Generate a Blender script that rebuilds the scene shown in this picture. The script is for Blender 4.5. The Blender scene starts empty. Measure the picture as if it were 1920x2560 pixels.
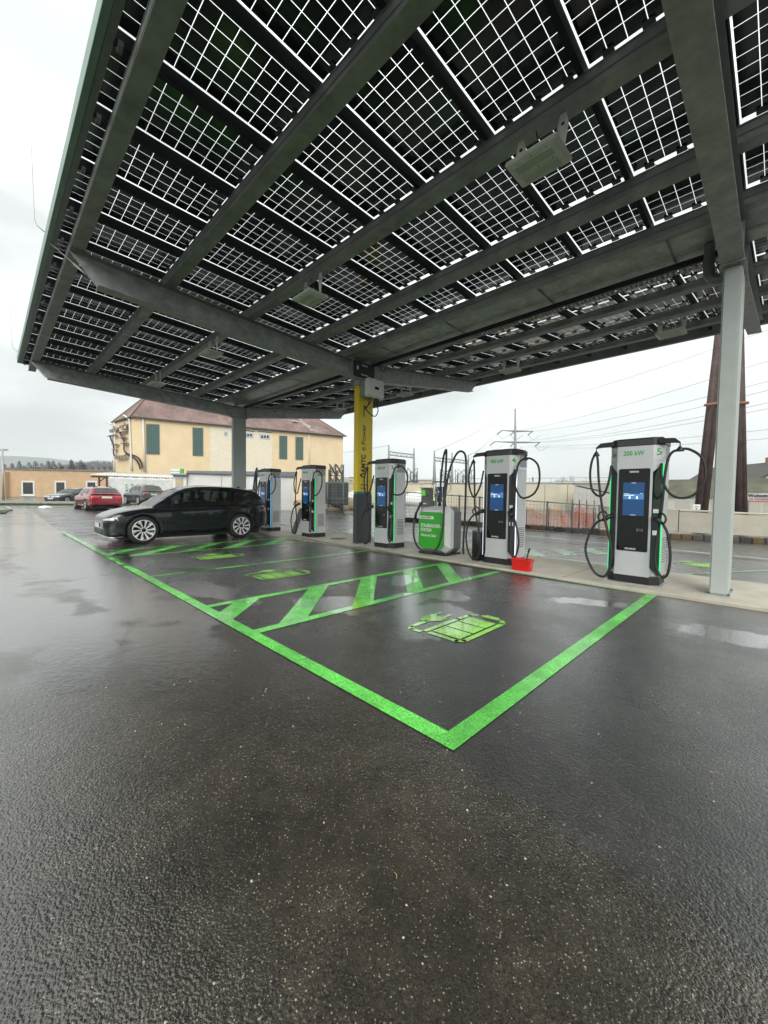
import bpy, bmesh, math, random
from mathutils import Vector, Matrix
R = math.radians
rnd = random.Random(7)
scene = bpy.context.scene
col = scene.collection

# ------------------------------------------------------------------ camera
CAM = (1.2091, -1.7690, 1.38)
YAW, PITCH, ROLL, FPX = 0.784529, 0.039197, 0.0129246, 991.58
fw = Vector((-math.sin(YAW)*math.cos(PITCH), math.cos(YAW)*math.cos(PITCH), -math.sin(PITCH)))
rt0 = fw.cross(Vector((0, 0, 1))).normalized(); up0 = rt0.cross(fw)
rt = math.cos(ROLL)*rt0 + math.sin(ROLL)*up0
up = -math.sin(ROLL)*rt0 + math.cos(ROLL)*up0
cam = bpy.data.cameras.new('camera'); camo = bpy.data.objects.new('camera', cam); col.objects.link(camo)
m = Matrix.Identity(4)
for i in range(3):
    m[i][0], m[i][1], m[i][2], m[i][3] = rt[i], up[i], -fw[i], CAM[i]
camo.matrix_world = m
cam.sensor_fit = 'HORIZONTAL'; cam.sensor_width = 36; cam.lens = FPX/1920*36
cam.clip_start = 0.05; cam.clip_end = 3000
scene.camera = camo

def at(px, py, d):
    """world point seen at photo pixel px,py lying d metres in front of the camera"""
    return Vector(CAM) + d*(fw + rt*((px-960)/FPX) - up*((py-1280)/FPX))
def depth(x, y): return (x-CAM[0])*fw[0] + (y-CAM[1])*fw[1]
def gz(x, y):
    """the lot lies flat under the canopy and rises gently beyond it"""
    s = depth(x, y)
    if s < 13: return 0.0
    if s < 22:
        t = (s-13)/9
        return 0.0131*22*t*t*(3-2*t)*0.5 + 0.0131*22*0.5*t
    return 0.0131*s
def gpt(px, py):
    lo, hi = 1.0, 400.0
    for _ in range(50):
        mid = (lo+hi)/2; p = at(px, py, mid)
        if p.z > gz(p.x, p.y): lo = mid
        else: hi = mid
    return at(px, py, lo)
def gat(px, d):
    """ground point at photo column px, d metres deep"""
    p = at(px, 1240, d); return Vector((p.x, p.y, gz(p.x, p.y)))

# ------------------------------------------------------------------ sky and sun
w = bpy.data.worlds.new('World'); scene.world = w; w.use_nodes = True
nt = w.node_tree; nt.nodes.clear(); N = nt.nodes.new; L = nt.links.new
SUN_EL, SUN_AZ = R(48), R(200)
sky = N('ShaderNodeTexSky'); sky.sky_type = 'NISHITA'; sky.sun_disc = False
sky.sun_elevation = SUN_EL; sky.sun_rotation = SUN_AZ
skm = N('ShaderNodeVectorMath'); skm.operation = 'SCALE'; skm.inputs['Scale'].default_value = 0.1
L(sky.outputs[0], skm.inputs[0])
tc = N('ShaderNodeTexCoord'); sx = N('ShaderNodeSeparateXYZ'); L(tc.outputs['Generated'], sx.inputs[0])
mp = N('ShaderNodeMapping'); mp.inputs['Scale'].default_value = (1.2, 1.2, 3.2); mp.inputs['Location'].default_value = (.35, .1, .2)
L(tc.outputs['Generated'], mp.inputs[0])
nz = N('ShaderNodeTexNoise'); nz.inputs['Scale'].default_value = 1.7; nz.inputs['Detail'].default_value = 5; nz.inputs['Roughness'].default_value = .48
L(mp.outputs[0], nz.inputs['Vector'])
cr = N('ShaderNodeMapRange'); cr.inputs[1].default_value = .38; cr.inputs[2].default_value = .62
cr.inputs[3].default_value = .60; cr.inputs[4].default_value = 1.0
L(nz.outputs[0], cr.inputs[0])
el = N('ShaderNodeMapRange'); el.inputs[1].default_value = 0.0; el.inputs[2].default_value = 1.0
el.inputs[3].default_value = .66; el.inputs[4].default_value = 1.35
L(sx.outputs['Z'], el.inputs[0])
mu = N('ShaderNodeMath'); mu.operation = 'MULTIPLY'; L(cr.outputs[0], mu.inputs[0]); L(el.outputs[0], mu.inputs[1])
cv = N('ShaderNodeCombineXYZ')
for i, k in enumerate((0.945, 1.0, 0.98)):
    q = N('ShaderNodeMath'); q.operation = 'MULTIPLY'; q.inputs[1].default_value = k; L(mu.outputs[0], q.inputs[0]); L(q.outputs[0], cv.inputs[i])
mx = N('ShaderNodeMix'); mx.data_type = 'RGBA'; mx.inputs['Factor'].default_value = .96
L(skm.outputs[0], mx.inputs['A']); L(cv.outputs[0], mx.inputs['B'])
bg = N('ShaderNodeBackground'); bg.inputs['Strength'].default_value = 1.0; L(mx.outputs['Result'], bg.inputs['Color'])
wo = N('ShaderNodeOutputWorld'); L(bg.outputs[0], wo.inputs[0])

sl = bpy.data.lights.new('sun', 'SUN'); sl.energy = 1.5; sl.angle = R(40); sl.color = (1, .97, .93)
so = bpy.data.objects.new('sun', sl); col.objects.link(so)
# light comes from behind the camera, left
sd = Vector((-.62, .62, -.55)).normalized()
so.rotation_euler = sd.to_track_quat('-Z', 'Y').to_euler()
sky.sun_elevation = math.asin(-sd.z); sky.sun_rotation = math.atan2(-sd.x, -sd.y)
scene.view_settings.view_transform = 'Standard'; scene.view_settings.look = 'None'
scene.view_settings.exposure = 0.68; scene.view_settings.gamma = 1
scene.view_settings.use_curve_mapping = False
scene.cycles.max_bounces = 8; scene.cycles.transparent_max_bounces = 24
scene.cycles.caustics_reflective = False; scene.cycles.caustics_refractive = False
scene.cycles.sample_clamp_indirect = 6
scene.cycles.use_denoising = True

# ------------------------------------------------------------------ materials
MATS = {}
def mat(name, c=(.5, .5, .5), rough=.5, metal=0, var=0, vs=6, bump=0, bs=40, bd=.01, coat=0, spec=.5, emit=None, es=1, alpha=1, c2=None, c2s=3, rvar=0):
    if name in MATS: return MATS[name]
    mt = bpy.data.materials.new(name); mt.use_nodes = True; t = mt.node_tree
    b = t.nodes['Principled BSDF']; b.inputs['Roughness'].default_value = rough; b.inputs['Metallic'].default_value = metal
    b.inputs['Specular IOR Level'].default_value = spec; b.inputs['Coat Weight'].default_value = coat; b.inputs['Coat Roughness'].default_value = .03
    b.inputs['Base Color'].default_value = (*c, 1); b.inputs['Alpha'].default_value = alpha
    tcn = t.nodes.new('ShaderNodeTexCoord')
    if var or c2:
        n = t.nodes.new('ShaderNodeTexNoise'); n.inputs['Scale'].default_value = vs; n.inputs['Detail'].default_value = 6; n.inputs['Roughness'].default_value = .62
        t.links.new(tcn.outputs['Object'], n.inputs['Vector'])
        r = t.nodes.new('ShaderNodeValToRGB'); r.color_ramp.elements[0].position = .3; r.color_ramp.elements[1].position = .7
        k = 1-var; k2 = 1+var*.7
        a = (c[0]*k, c[1]*k, c[2]*k, 1); bb = (*c2, 1) if c2 else (min(1, c[0]*k2), min(1, c[1]*k2), min(1, c[2]*k2), 1)
        r.color_ramp.elements[0].color = a; r.color_ramp.elements[1].color = bb
        t.links.new(n.outputs[0], r.inputs[0]); t.links.new(r.outputs[0], b.inputs['Base Color'])
        if rvar:
            q = t.nodes.new('ShaderNodeMapRange'); q.inputs[3].default_value = max(0, rough-rvar); q.inputs[4].default_value = rough+rvar
            q.inputs[1].default_value = .3; q.inputs[2].default_value = .7
            t.links.new(n.outputs[0], q.inputs[0]); t.links.new(q.outputs[0], b.inputs['Roughness'])
    if bump:
        n = t.nodes.new('ShaderNodeTexNoise'); n.inputs['Scale'].default_value = bs; n.inputs['Detail'].default_value = 4
        t.links.new(tcn.outputs['Object'], n.inputs['Vector'])
        u = t.nodes.new('ShaderNodeBump'); u.inputs['Strength'].default_value = bump; u.inputs['Distance'].default_value = bd
        t.links.new(n.outputs[0], u.inputs['Height']); t.links.new(u.outputs[0], b.inputs['Normal'])
    if emit:
        b.inputs['Emission Color'].default_value = (*emit, 1); b.inputs['Emission Strength'].default_value = es
    MATS[name] = mt; return mt

def math_node(t, op, a, b=None, c=None):
    n = t.nodes.new('ShaderNodeMath'); n.operation = op
    for i, v in enumerate((a, b, c)):
        if v is None: continue
        if isinstance(v, (int, float)): n.inputs[i].default_value = v
        else: t.links.new(v, n.inputs[i])
    return n.outputs[0]
def rng(t, v, a, b, c, d, smooth=True):
    n = t.nodes.new('ShaderNodeMapRange'); n.interpolation_type = 'SMOOTHSTEP' if smooth else 'LINEAR'
    t.links.new(v, n.inputs[0])
    for i, x in enumerate((a, b, c, d)): n.inputs[i+1].default_value = x
    return n.outputs[0]
def noise(t, vec, s, d=4, r=.55, dist=0):
    n = t.nodes.new('ShaderNodeTexNoise'); n.inputs['Scale'].default_value = s; n.inputs['Detail'].default_value = d
    n.inputs['Roughness'].default_value = r; n.inputs['Distortion'].default_value = dist
    t.links.new(vec, n.inputs['Vector']); return n.outputs[0]

# wet film: pools (x, y, rx, ry, angle) where standing water lies in shallow dips
POOLS = [(-1.6, 1.75, .55, .72, .2), (-2.1, 2.75, .35, .3, 0), (-2.75, 1.35, .55, .4, .4), (-2.3, 2.2, .30, .48, 0), (-3.2, 3.0, .3, .45, .3),
         (-4.6, .45, 1.0, .30, .15), (-2.6, -.6, 1.1, .42, -.1), (-5.2, -.5, 2.2, .4, 0), (-9.3, -.7, 3.6, .8, 0), (-4.6, -1.5, 1.6, .55, .2), (-8, -3.2, 5, 1.3, 0), (-3.3, -1.15, 1.3, .35, -.3), (-3.9, -.25, .9, .3, .1), (-7.2, -1.9, 2.4, .5, .1), (-6.2, .9, .7, .25, .6),
         (1.6, -.6, .35, .5, .5), (-.55, 3.9, .5, .2, .5), (.9, 3.6, .5, .3, .4), (-15, -1, 5, 1.2, 0), (-8.3, .25, 1.3, .22, 0), (-12.2, .35, 1.8, .3, 0)]
def wet_nodes(t, pos):
    """returns pool mask socket"""
    wob = noise(t, pos, 2.6, 5, .6)
    res = None
    for x, y, rx, ry, a in POOLS:
        mp = t.nodes.new('ShaderNodeMapping'); mp.vector_type = 'TEXTURE'
        mp.inputs['Location'].default_value = (x, y, 0); mp.inputs['Rotation'].default_value = (0, 0, a); mp.inputs['Scale'].default_value = (rx, ry, 1e3)
        t.links.new(pos, mp.inputs[0])
        ln = t.nodes.new('ShaderNodeVectorMath'); ln.operation = 'LENGTH'; t.links.new(mp.outputs[0], ln.inputs[0])
        v = ln.outputs['Value']
        res = v if res is None else math_node(t, 'MINIMUM', res, v)
    d = math_node(t, 'ADD', res, math_node(t, 'MULTIPLY', math_node(t, 'SUBTRACT', wob, .5), 1.9))
    return rng(t, d, .8, 1.15, 1, 0)

def wet_ground(name, base, paint=False):
    mt = bpy.data.materials.new(name); mt.use_nodes = True; t = mt.node_tree; b = t.nodes['Principled BSDF']
    tcn = t.nodes.new('ShaderNodeNewGeometry'); pos = tcn.outputs['Position']
    big = noise(t, pos, .55, 5, .6)
    mid = noise(t, pos, 9, 5, .65)
    fine = noise(t, pos, 150, 2, .5)
    vor = t.nodes.new('ShaderNodeTexVoronoi'); vor.inputs['Scale'].default_value = 250; vor.inputs['Randomness'].default_value = 1
    t.links.new(pos, vor.inputs['Vector'])
    vor2 = t.nodes.new('ShaderNodeTexVoronoi'); vor2.inputs['Scale'].default_value = 95
    t.links.new(pos, vor2.inputs['Vector'])
    pool = wet_nodes(t, pos)
    # colour
    vc = t.nodes.new('ShaderNodeSeparateColor'); t.links.new(vor.outputs['Color'], vc.inputs[0])
    cr = t.nodes.new('ShaderNodeValToRGB'); e = cr.color_ramp.elements
    if paint:
        e[0].position = 0; e[0].color = (base[0]*.72, base[1]*.8, base[2]*.72, 1); e[1].position = .8; e[1].color = (*base, 1)
    else:
        e[0].position = 0; e[0].color = (base[0]*.35, base[1]*.35, base[2]*.35, 1); e[1].position = .975; e[1].color = (base[0]*1.5, base[1]*1.5, base[2]*1.45, 1)
        k = e.new(.994); k.color = (.30, .29, .26, 1)
    t.links.new(vc.outputs[0], cr.inputs[0])
    m2 = t.nodes.new('ShaderNodeMix'); m2.data_type = 'RGBA'; m2.blend_type = 'MULTIPLY'; m2.inputs['Factor'].default_value = 1
    t.links.new(cr.outputs[0], m2.inputs['A'])
    tone = math_node(t, 'MULTIPLY', math_node(t, 'MULTIPLY', rng(t, big, .3, .7, .68, 1.32), rng(t, mid, .3, .7, .8, 1.2)), rng(t, noise(t, pos, 1.9, 6, .7, .6), .36, .62, .72, 1.12))
    cc = t.nodes.new('ShaderNodeCombineColor')
    for i, k in enumerate((1.0, .985, .95) if not paint else (1, 1, 1)):
        t.links.new(math_node(t, 'MULTIPLY', tone, k), cc.inputs[i])
    t.links.new(cc.outputs[0], m2.inputs['B'])
    colr = m2.outputs['Result']
    if paint:   # paint worn through on the stone tips
        wear = rng(t, math_node(t, 'ADD', math_node(t, 'MULTIPLY', mid, .6), math_node(t, 'MULTIPLY', vc.outputs[1], .5)), .64, .75, 0, .85)
        m3 = t.nodes.new('ShaderNodeMix'); m3.data_type = 'RGBA'; t.links.new(wear, m3.inputs['Factor'])
        t.links.new(colr, m3.inputs['A']); m3.inputs['B'].default_value = (.03, .03, .03, 1); colr = m3.outputs['Result']
    t.links.new(colr, b.inputs['Base Color'])
    # roughness
    film = rng(t, noise(t, pos, .8, 6, .65), .35, .65, 0, 1)
    sp = t.nodes.new('ShaderNodeSeparateXYZ'); t.links.new(pos, sp.inputs[0])
    edge = math_node(t, 'ADD', math_node(t, 'ADD', sp.outputs['Y'], math_node(t, 'MULTIPLY', math_node(t, 'MAXIMUM', sp.outputs['X'], 0.0), .13)), math_node(t, 'MULTIPLY', math_node(t, 'SUBTRACT', noise(t, pos, 4.5, 5, .65), .5), .22))
    newer = rng(t, edge, -.035, .035, 0, 1)      # newer, blacker asphalt inside the bays; older brown asphalt outside
    far_side = rng(t, sp.outputs['Y'], 7.0, 7.3, 0, 1)
    r0 = math_node(t, 'ADD', math_node(t, 'MULTIPLY', rng(t, film, 0, 1, .24, .15), math_node(t, 'SUBTRACT', 1.0, newer)), math_node(t, 'MULTIPLY', rng(t, film, 0, 1, .40, .26), newer))
    if not paint:
        m4 = t.nodes.new('ShaderNodeMix'); m4.data_type = 'RGBA'; m4.blend_type = 'MULTIPLY'; m4.inputs['Factor'].default_value = 1
        m5 = t.nodes.new('ShaderNodeMix'); m5.data_type = 'RGBA'; t.links.new(newer, m5.inputs['Factor']); m5.inputs['A'].default_value = (1.0, .885, .74, 1); m5.inputs['B'].default_value = (.84, .85, .88, 1)
        t.links.new(colr, m4.inputs['A']); t.links.new(m5.outputs['Result'], m4.inputs['B']); t.links.new(m4.outputs['Result'], b.inputs['Base Color'])
        t.links.new(rng(t, newer, 0, 1, .5, .95, False), b.inputs['Specular IOR Level'])
        t.links.new(math_node(t, 'MAXIMUM', math_node(t, 'MULTIPLY', rng(t, film, 0, 1, .85, 1.0), rng(t, newer, 0, 1, 1, .5, False)), pool), b.inputs['Coat Weight'])
        t.links.new(rng(t, pool, 0, 1, .09, .045, False), b.inputs['Coat Roughness']); b.inputs['Coat IOR'].default_value = 1.85
    if paint: r0 = rng(t, film, 0, 1, .42, .26)
    rr = math_node(t, 'ADD', math_node(t, 'MULTIPLY', r0, math_node(t, 'SUBTRACT', 1.0, pool)), math_node(t, 'MULTIPLY', pool, .10))
    rr = math_node(t, 'ADD', rr, math_node(t, 'MULTIPLY', math_node(t, 'SUBTRACT', mid, .5), .12))
    t.links.new(rr, b.inputs['Roughness'])
    if paint:
        b.inputs['Coat IOR'].default_value = 1.5; b.inputs['Coat Roughness'].default_value = .07
        t.links.new(math_node(t, 'MAXIMUM', math_node(t, 'MULTIPLY', film, .55), pool), b.inputs['Coat Weight'])
    # relief: stones, then a ripple where water stands
    h = math_node(t, 'ADD', math_node(t, 'MULTIPLY', math_node(t, 'SUBTRACT', 1.0, vor2.outputs['Distance']), .8), math_node(t, 'MULTIPLY', fine, .7))
    h = math_node(t, 'ADD', h, math_node(t, 'MULTIPLY', noise(t, pos, 38, 4, .65), 1.25))
    rip = math_node(t, 'MULTIPLY', math_node(t, 'MULTIPLY', noise(t, pos, 14, 4, .7), pool), 1.6)
    hs = math_node(t, 'ADD', rip, math_node(t, 'MULTIPLY', h, math_node(t, 'SUBTRACT', 1.0, math_node(t, 'MULTIPLY', pool, .6))))
    bu = t.nodes.new('ShaderNodeBump'); bu.inputs['Strength'].default_value = .45 if not paint else .3; bu.inputs['Distance'].default_value = .0035
    t.links.new(hs, bu.inputs['Height']); t.links.new(bu.outputs[0], b.inputs['Normal'])
    if not paint:
        b2 = t.nodes.new('ShaderNodeBump'); b2.inputs['Strength'].default_value = .45; b2.inputs['Distance'].default_value = .0042
        t.links.new(hs, b2.inputs['Height']); t.links.new(b2.outputs[0], b.inputs['Coat Normal'])
    MATS[name] = mt; return mt

asphalt = wet_ground('asphalt', (.038, .036, .033))
green_paint = wet_ground('green_paint', (.19, .84, .13), True)
lime_paint = wet_ground('lime_paint', (.40, .90, .13), True)
pale_paint = wet_ground('pale_green_paint', (.32, .62, .34), True)
white_paint = wet_ground('white_paint', (.62, .63, .62), True)
concrete = mat('concrete', (.52, .475, .39), .75, var=.22, vs=2.2, bump=.5, bs=90, bd=.004, rvar=.12)
steel = mat('painted_steel', (.20, .22, .212), .45, metal=.2, var=.18, vs=3.5, rvar=.08, bump=.06, bs=12)
steel_lt = mat('galvanised_steel', (.42, .44, .43), .5, metal=.25, var=.34, vs=5, rvar=.1, bump=.1, bs=9)
purl_m = mat('purlin_steel', (.35, .37, .36), .5, metal=.2, var=.4, vs=3, rvar=.1, bump=.1, bs=14)
post_m = mat('post_paint', (.44, .48, .455), .5, var=.06, vs=5, bump=.03, bs=60)
rail_m = mat('dark_rail', (.006, .009, .010), .7, spec=.2)
black = mat('black_plastic', (.012, .012, .013), .42)
rubber = mat('black_rubber', (.014, .014, .015), .55)
silver = mat('silver_paint', (.60, .61, .62), .38, metal=.25, var=.04, vs=4)
silver2 = mat('light_silver', (.70, .71, .71), .4, metal=.2)
capgrey = mat('cap_grey', (.05, .052, .055), .45, var=.15, vs=8)
glossblk = mat('black_glass', (.003, .003, .004), .10, spec=.35)
yellow = mat('yellow_film', (.92, .68, .02), .38, var=.03)
anth = mat('anthracite', (.045, .052, .06), .45, var=.08)
teal = mat('teal_film', (.03, .25, .25), .4)
greenlet = mat('green_letter', (.04, .42, .10), .5)
whitelet = mat('white_letter', (.8, .8, .8), .5)
darklet = mat('black_letter', (.015, .015, .015), .5)
white = mat('white_plaster', (.80, .79, .75), .8, var=.08, vs=1.2)
whitepl = mat("white_plastic", (.84, .85, .85), .4, var=.03)
lampm = mat('lamp_enamel', (.88, .88, .85), .5, var=.12, vs=8)
lampd = mat('lamp_window', (.66, .67, .64), .35, var=.1, vs=10)
wood = mat('dark_wood', (.07, .035, .022), .7, var=.3, vs=6)

# ------------------------------------------------------------------ builders
class B:
    """collects shapes and links them as ONE mesh object"""
    def __init__(s, off=(0, 0, 0)): s.v = []; s.f = []; s.o = Vector(off); s.sm = []
    def add(s, vs, fs, smooth=False):
        n = len(s.v); s.v += [tuple(Vector(p)-s.o) for p in vs]; s.f += [tuple(i+n for i in f) for f in fs]; s.sm += [smooth]*len(fs); return s
    def box(s, c, d, rz=0, rx=0, ry=0):
        c = Vector(c); M = Matrix.Rotation(rz, 3, 'Z') @ Matrix.Rotation(ry, 3, 'Y') @ Matrix.Rotation(rx, 3, 'X')
        vs = [c + M @ Vector((x*d[0]/2, y*d[1]/2, z*d[2]/2)) for x in (-1, 1) for y in (-1, 1) for z in (-1, 1)]
        return s.add(vs, [(0, 1, 3, 2), (4, 6, 7, 5), (0, 4, 5, 1), (2, 3, 7, 6), (0, 2, 6, 4), (1, 5, 7, 3)])
    def mm(s, a, b):
        return s.box([(a[i]+b[i])/2 for i in range(3)], [abs(b[i]-a[i]) for i in range(3)])
    def rbox(s, a, b, r=.02, n=1):
        """box with chamfered edges"""
        bm = bmesh.new(); bmesh.ops.create_cube(bm, size=1)
        for v in bm.verts:
            v.co = Vector([(a[i]+b[i])/2 + v.co[i]*abs(b[i]-a[i]) for i in range(3)])
        bmesh.ops.bevel(bm, geom=bm.edges[:], offset=r, segments=n, affect='EDGES')
        bm.verts.index_update()
        s.add([v.co.copy() for v in bm.verts], [[v.index for v in f.verts] for f in bm.faces]); bm.free(); return s
    def prism(s, pts, axis, a, b):
        """polygon pts (2D) extruded along axis from a to b; 2D axes are the remaining two in order"""
        def P(p, t):
            q = [0, 0, 0]; o = [i for i in range(3) if i != axis]; q[o[0]] = p[0]; q[o[1]] = p[1]; q[axis] = t; return q
        n = len(pts); vs = [P(p, a) for p in pts] + [P(p, b) for p in pts]
        fs = [tuple(range(n)), tuple(range(2*n-1, n-1, -1))] + [(i, i+n, (i+1) % n+n, (i+1) % n) for i in range(n)]
        return s.add(vs, fs)
    def loft(s, rings, cap=True, smooth=False, closed=True):
        n = len(rings[0]); vs = [p for r in rings for p in r]; fs = []
        for j in range(len(rings)-1):
            for i in range(n if closed else n-1):
                k = (i+1) % n; fs.append((j*n+i, j*n+k, (j+1)*n+k, (j+1)*n+i))
        if cap: fs.append(tuple(range(n-1, -1, -1))); fs.append(tuple((len(rings)-1)*n+i for i in range(n)))
        return s.add(vs, fs, smooth)
    def tube(s, path, r, n=8, r2=None, cap=True):
        path = [Vector(p) for p in path]; rings = []; prev = None
        for i, p in enumerate(path):
            d = (path[min(i+1, len(path)-1)] - path[max(i-1, 0)]).normalized()
            if prev is None:
                a = d.cross(Vector((0, 0, 1)))
                if a.length < .05: a = d.cross(Vector((0, 1, 0)))
                a.normalize()
            else: a = (prev - d*prev.dot(d)).normalized()
            prev = a; b = d.cross(a)
            rr = r if r2 is None else r + (r2-r)*i/(len(path)-1)
            rings.append([p + rr*(a*math.cos(2*math.pi*k/n) + b*math.sin(2*math.pi*k/n)) for k in range(n)])
        return s.loft(rings, cap, True)
    def cyl(s, a, b, r, n=16, r2=None): return s.tube([a, b], r, n, r2)
    def quad(s, *p): return s.add(p, [tuple(range(len(p)))])
    def lathe(s, prof, c=(0, 0, 0), axis='Z', n=24):
        rings = []
        for k in range(n):
            a = 2*math.pi*k/n; ring = []
            for r, h in prof:
                q = (r*math.cos(a), r*math.sin(a), h) if axis == 'Z' else ((h, r*math.cos(a), r*math.sin(a)) if axis == 'X' else (r*math.cos(a), h, r*math.sin(a)))
                ring.append(Vector(q)+Vector(c))
            rings.append(ring)
        rings.append(rings[0]); return s.loft(rings, False, True, closed=False)
    def build(s, name, m, parent=None, bevel=0, bseg=2, sub=0, autosmooth=True):
        me = bpy.data.meshes.new(name); me.from_pydata(s.v, [], s.f); me.validate()
        bm = bmesh.new(); bm.from_mesh(me); bmesh.ops.recalc_face_normals(bm, faces=bm.faces[:]); bm.to_mesh(me); bm.free()
        for i, p in enumerate(me.polygons):
            if i < len(s.sm): p.use_smooth = s.sm[i]
        me.materials.append(m)
        o = bpy.data.objects.new(name, me); col.objects.link(o)
        if parent: o.parent = parent
        if bevel:
            md = o.modifiers.new('bevel', 'BEVEL'); md.width = bevel; md.segments = bseg; md.limit_method = 'ANGLE'; md.angle_limit = R(40)
        if sub:
            md = o.modifiers.new('sub', 'SUBSURF'); md.levels = sub; md.render_levels = sub
        return o

def tag(o, label=None, cat=None, group=None, kind=None):
    if label: o['label'] = label
    if cat: o['category'] = cat
    if group: o['group'] = group
    if kind: o['kind'] = kind
    return o
def thing(name, loc, label, cat, rz=0, group=None, kind=None):
    o = bpy.data.objects.new(name, None); col.objects.link(o); o.location = loc; o.rotation_euler = (0, 0, rz); o.empty_display_size = .2
    return tag(o, label, cat, group, kind)
def dup(root, loc, rz=None, label=None):
    r = root.copy(); col.objects.link(r); r.location = loc
    if rz is not None: r.rotation_euler = (0, 0, rz)
    if label: r['label'] = label
    def rec(a, b):
        for ch in list(a.children):
            c = ch.copy(); col.objects.link(c); c.parent = b; rec(ch, c)
    rec(root, r); return r
def spline(pts, n=8):
    """Catmull-Rom through pts"""
    P = [Vector(p) for p in pts]; P = [2*P[0]-P[1]] + P + [2*P[-1]-P[-2]]; out = []
    for i in range(1, len(P)-2):
        for k in range(n):
            t = k/n; a, b, c, d = P[i-1], P[i], P[i+1], P[i+2]
            out.append(.5*((2*b)+(c-a)*t+(2*a-5*b+4*c-d)*t*t+(3*b-a-3*c+d)*t**3))
    out.append(P[-2]); return out
def text(s, size, m, parent, M, name='lettering', ext=.0015, align='CENTER', bold=0, sp=1.0, fit=None):
    cu = bpy.data.curves.new('t', 'FONT'); cu.body = s; cu.size = size; cu.align_x = align; cu.align_y = 'CENTER'; cu.extrude = ext; cu.offset = bold; cu.space_character = sp
    cu.resolution_u = 3
    o = bpy.data.objects.new('t', cu); col.objects.link(o)
    dg = bpy.context.evaluated_depsgraph_get(); me = bpy.data.meshes.new_from_object(o.evaluated_get(dg))
    bpy.data.objects.remove(o)
    if fit:
        xs_ = [v.co.x for v in me.vertices]; k = fit/(max(xs_)-min(xs_)); me.transform(Matrix.Diagonal((k, 1, 1, 1)))
    me.transform(M); me.materials.clear(); me.materials.append(m)
    q = bpy.data.objects.new(name, me); me.name = name; col.objects.link(q); q.parent = parent; return q
def face(loc, xdir, ydir):
    """matrix putting text's x along xdir, y along ydir at loc"""
    x = Vector(xdir).normalized(); y = Vector(ydir).normalized(); z = x.cross(y)
    M = Matrix.Identity(4)
    for i in range(3): M[i][0], M[i][1], M[i][2], M[i][3] = x[i], y[i], z[i], loc[i]
    return M

# ------------------------------------------------------------------ ground
def ground_sheet(name, m, s0, s1, t0, t1, dz, step=1.0):
    F = Vector((fw.x, fw.y, 0)).normalized(); T = Vector((F.y, -F.x, 0)); b = B()
    ss = [s0]; x = s0
    while x < s1: x = min(s1, x+(step if x < 40 else 40)); ss.append(x)
    rings = []
    for s in ss:
        row = []
        for t in (t0, t1):
            p = Vector((CAM[0], CAM[1], 0)) + F*s + T*t; row.append(Vector((p.x, p.y, gz(p.x, p.y)+dz)))
        rings.append(row)
    b.loft(rings, False, False, closed=False); return b.build(name, m)
ground = ground_sheet('ground', asphalt, -40, 900, -900, 900, 0); tag(ground, kind='structure')

def mark(poly, m, name='bay_line', parent=ground, z=.004):
    b = B(); n = len(poly); b.add([(x, y, gz(x, y)+z) for x, y in poly], [tuple(range(n))]); o = b.build(name, m, parent)
    if o.data.polygons[0].normal.z < 0: o.data.flip_normals()
    return o
def rect(x0, y0, x1, y1, m, name='bay_line', z=.004): return mark([(x0, y0), (x1, y0), (x1, y1), (x0, y1)], m, name, z=z)
WL = .125
rect(-16.3, 0, 0, WL, green_paint)
rect(-WL, WL, 0, 4.99, green_paint)
rect(-16.2, 5.0, 0, 5.07, pale_paint)
for x in (-2.545, -3.775, -6.18, -8.87, -10.12, -13.4): rect(x, WL, x+WL*(.9 if x < -5 else 1), 4.99, green_paint)
for xa, xb, ss in ((-2.547, -3.648, (-.72, .42, 1.45, 2.49, 3.5)), (-8.872, -10.0, (-.6, .42, 1.45, 2.5, 3.6))):
    k = (xa-xb)*1.02
    for s in ss:
        wd = .37
        a0, a1, b0, b1 = s, s+wd, s+k, s+k+wd
        poly = []
        if a0 < WL:   # clipped by the outer line
            f0 = (WL-a0)/k; f1 = (WL-a1)/k
            poly = [(xa+(xb-xa)*f1, WL), (xa+(xb-xa)*f0, WL), (xb, b0), (xb, b1)] if a1 < WL else [(xa, WL), (xa+(xb-xa)*f0, WL), (xb, b0), (xb, b1), (xa, a1)]
        elif b1 > 4.99 and b0 < 4.99: poly = [(xa, a0), (xb, b0), (xb, 4.99), (xa+(xb-xa)*(4.99-a1)/k, 4.99), (xa, a1)]
        elif b1 > 4.99: poly = [(xa, a0), (xa+(xb-xa)*min(1, (4.99-a0)/k), 4.99), (xa+(xb-xa)*(4.99-a1)/k, 4.99), (xa, a1)]
        else: poly = [(xa, a0), (xb, b0), (xb, b1), (xa, a1)]
        mark(poly, green_paint, 'hatch_stripe')
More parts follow.
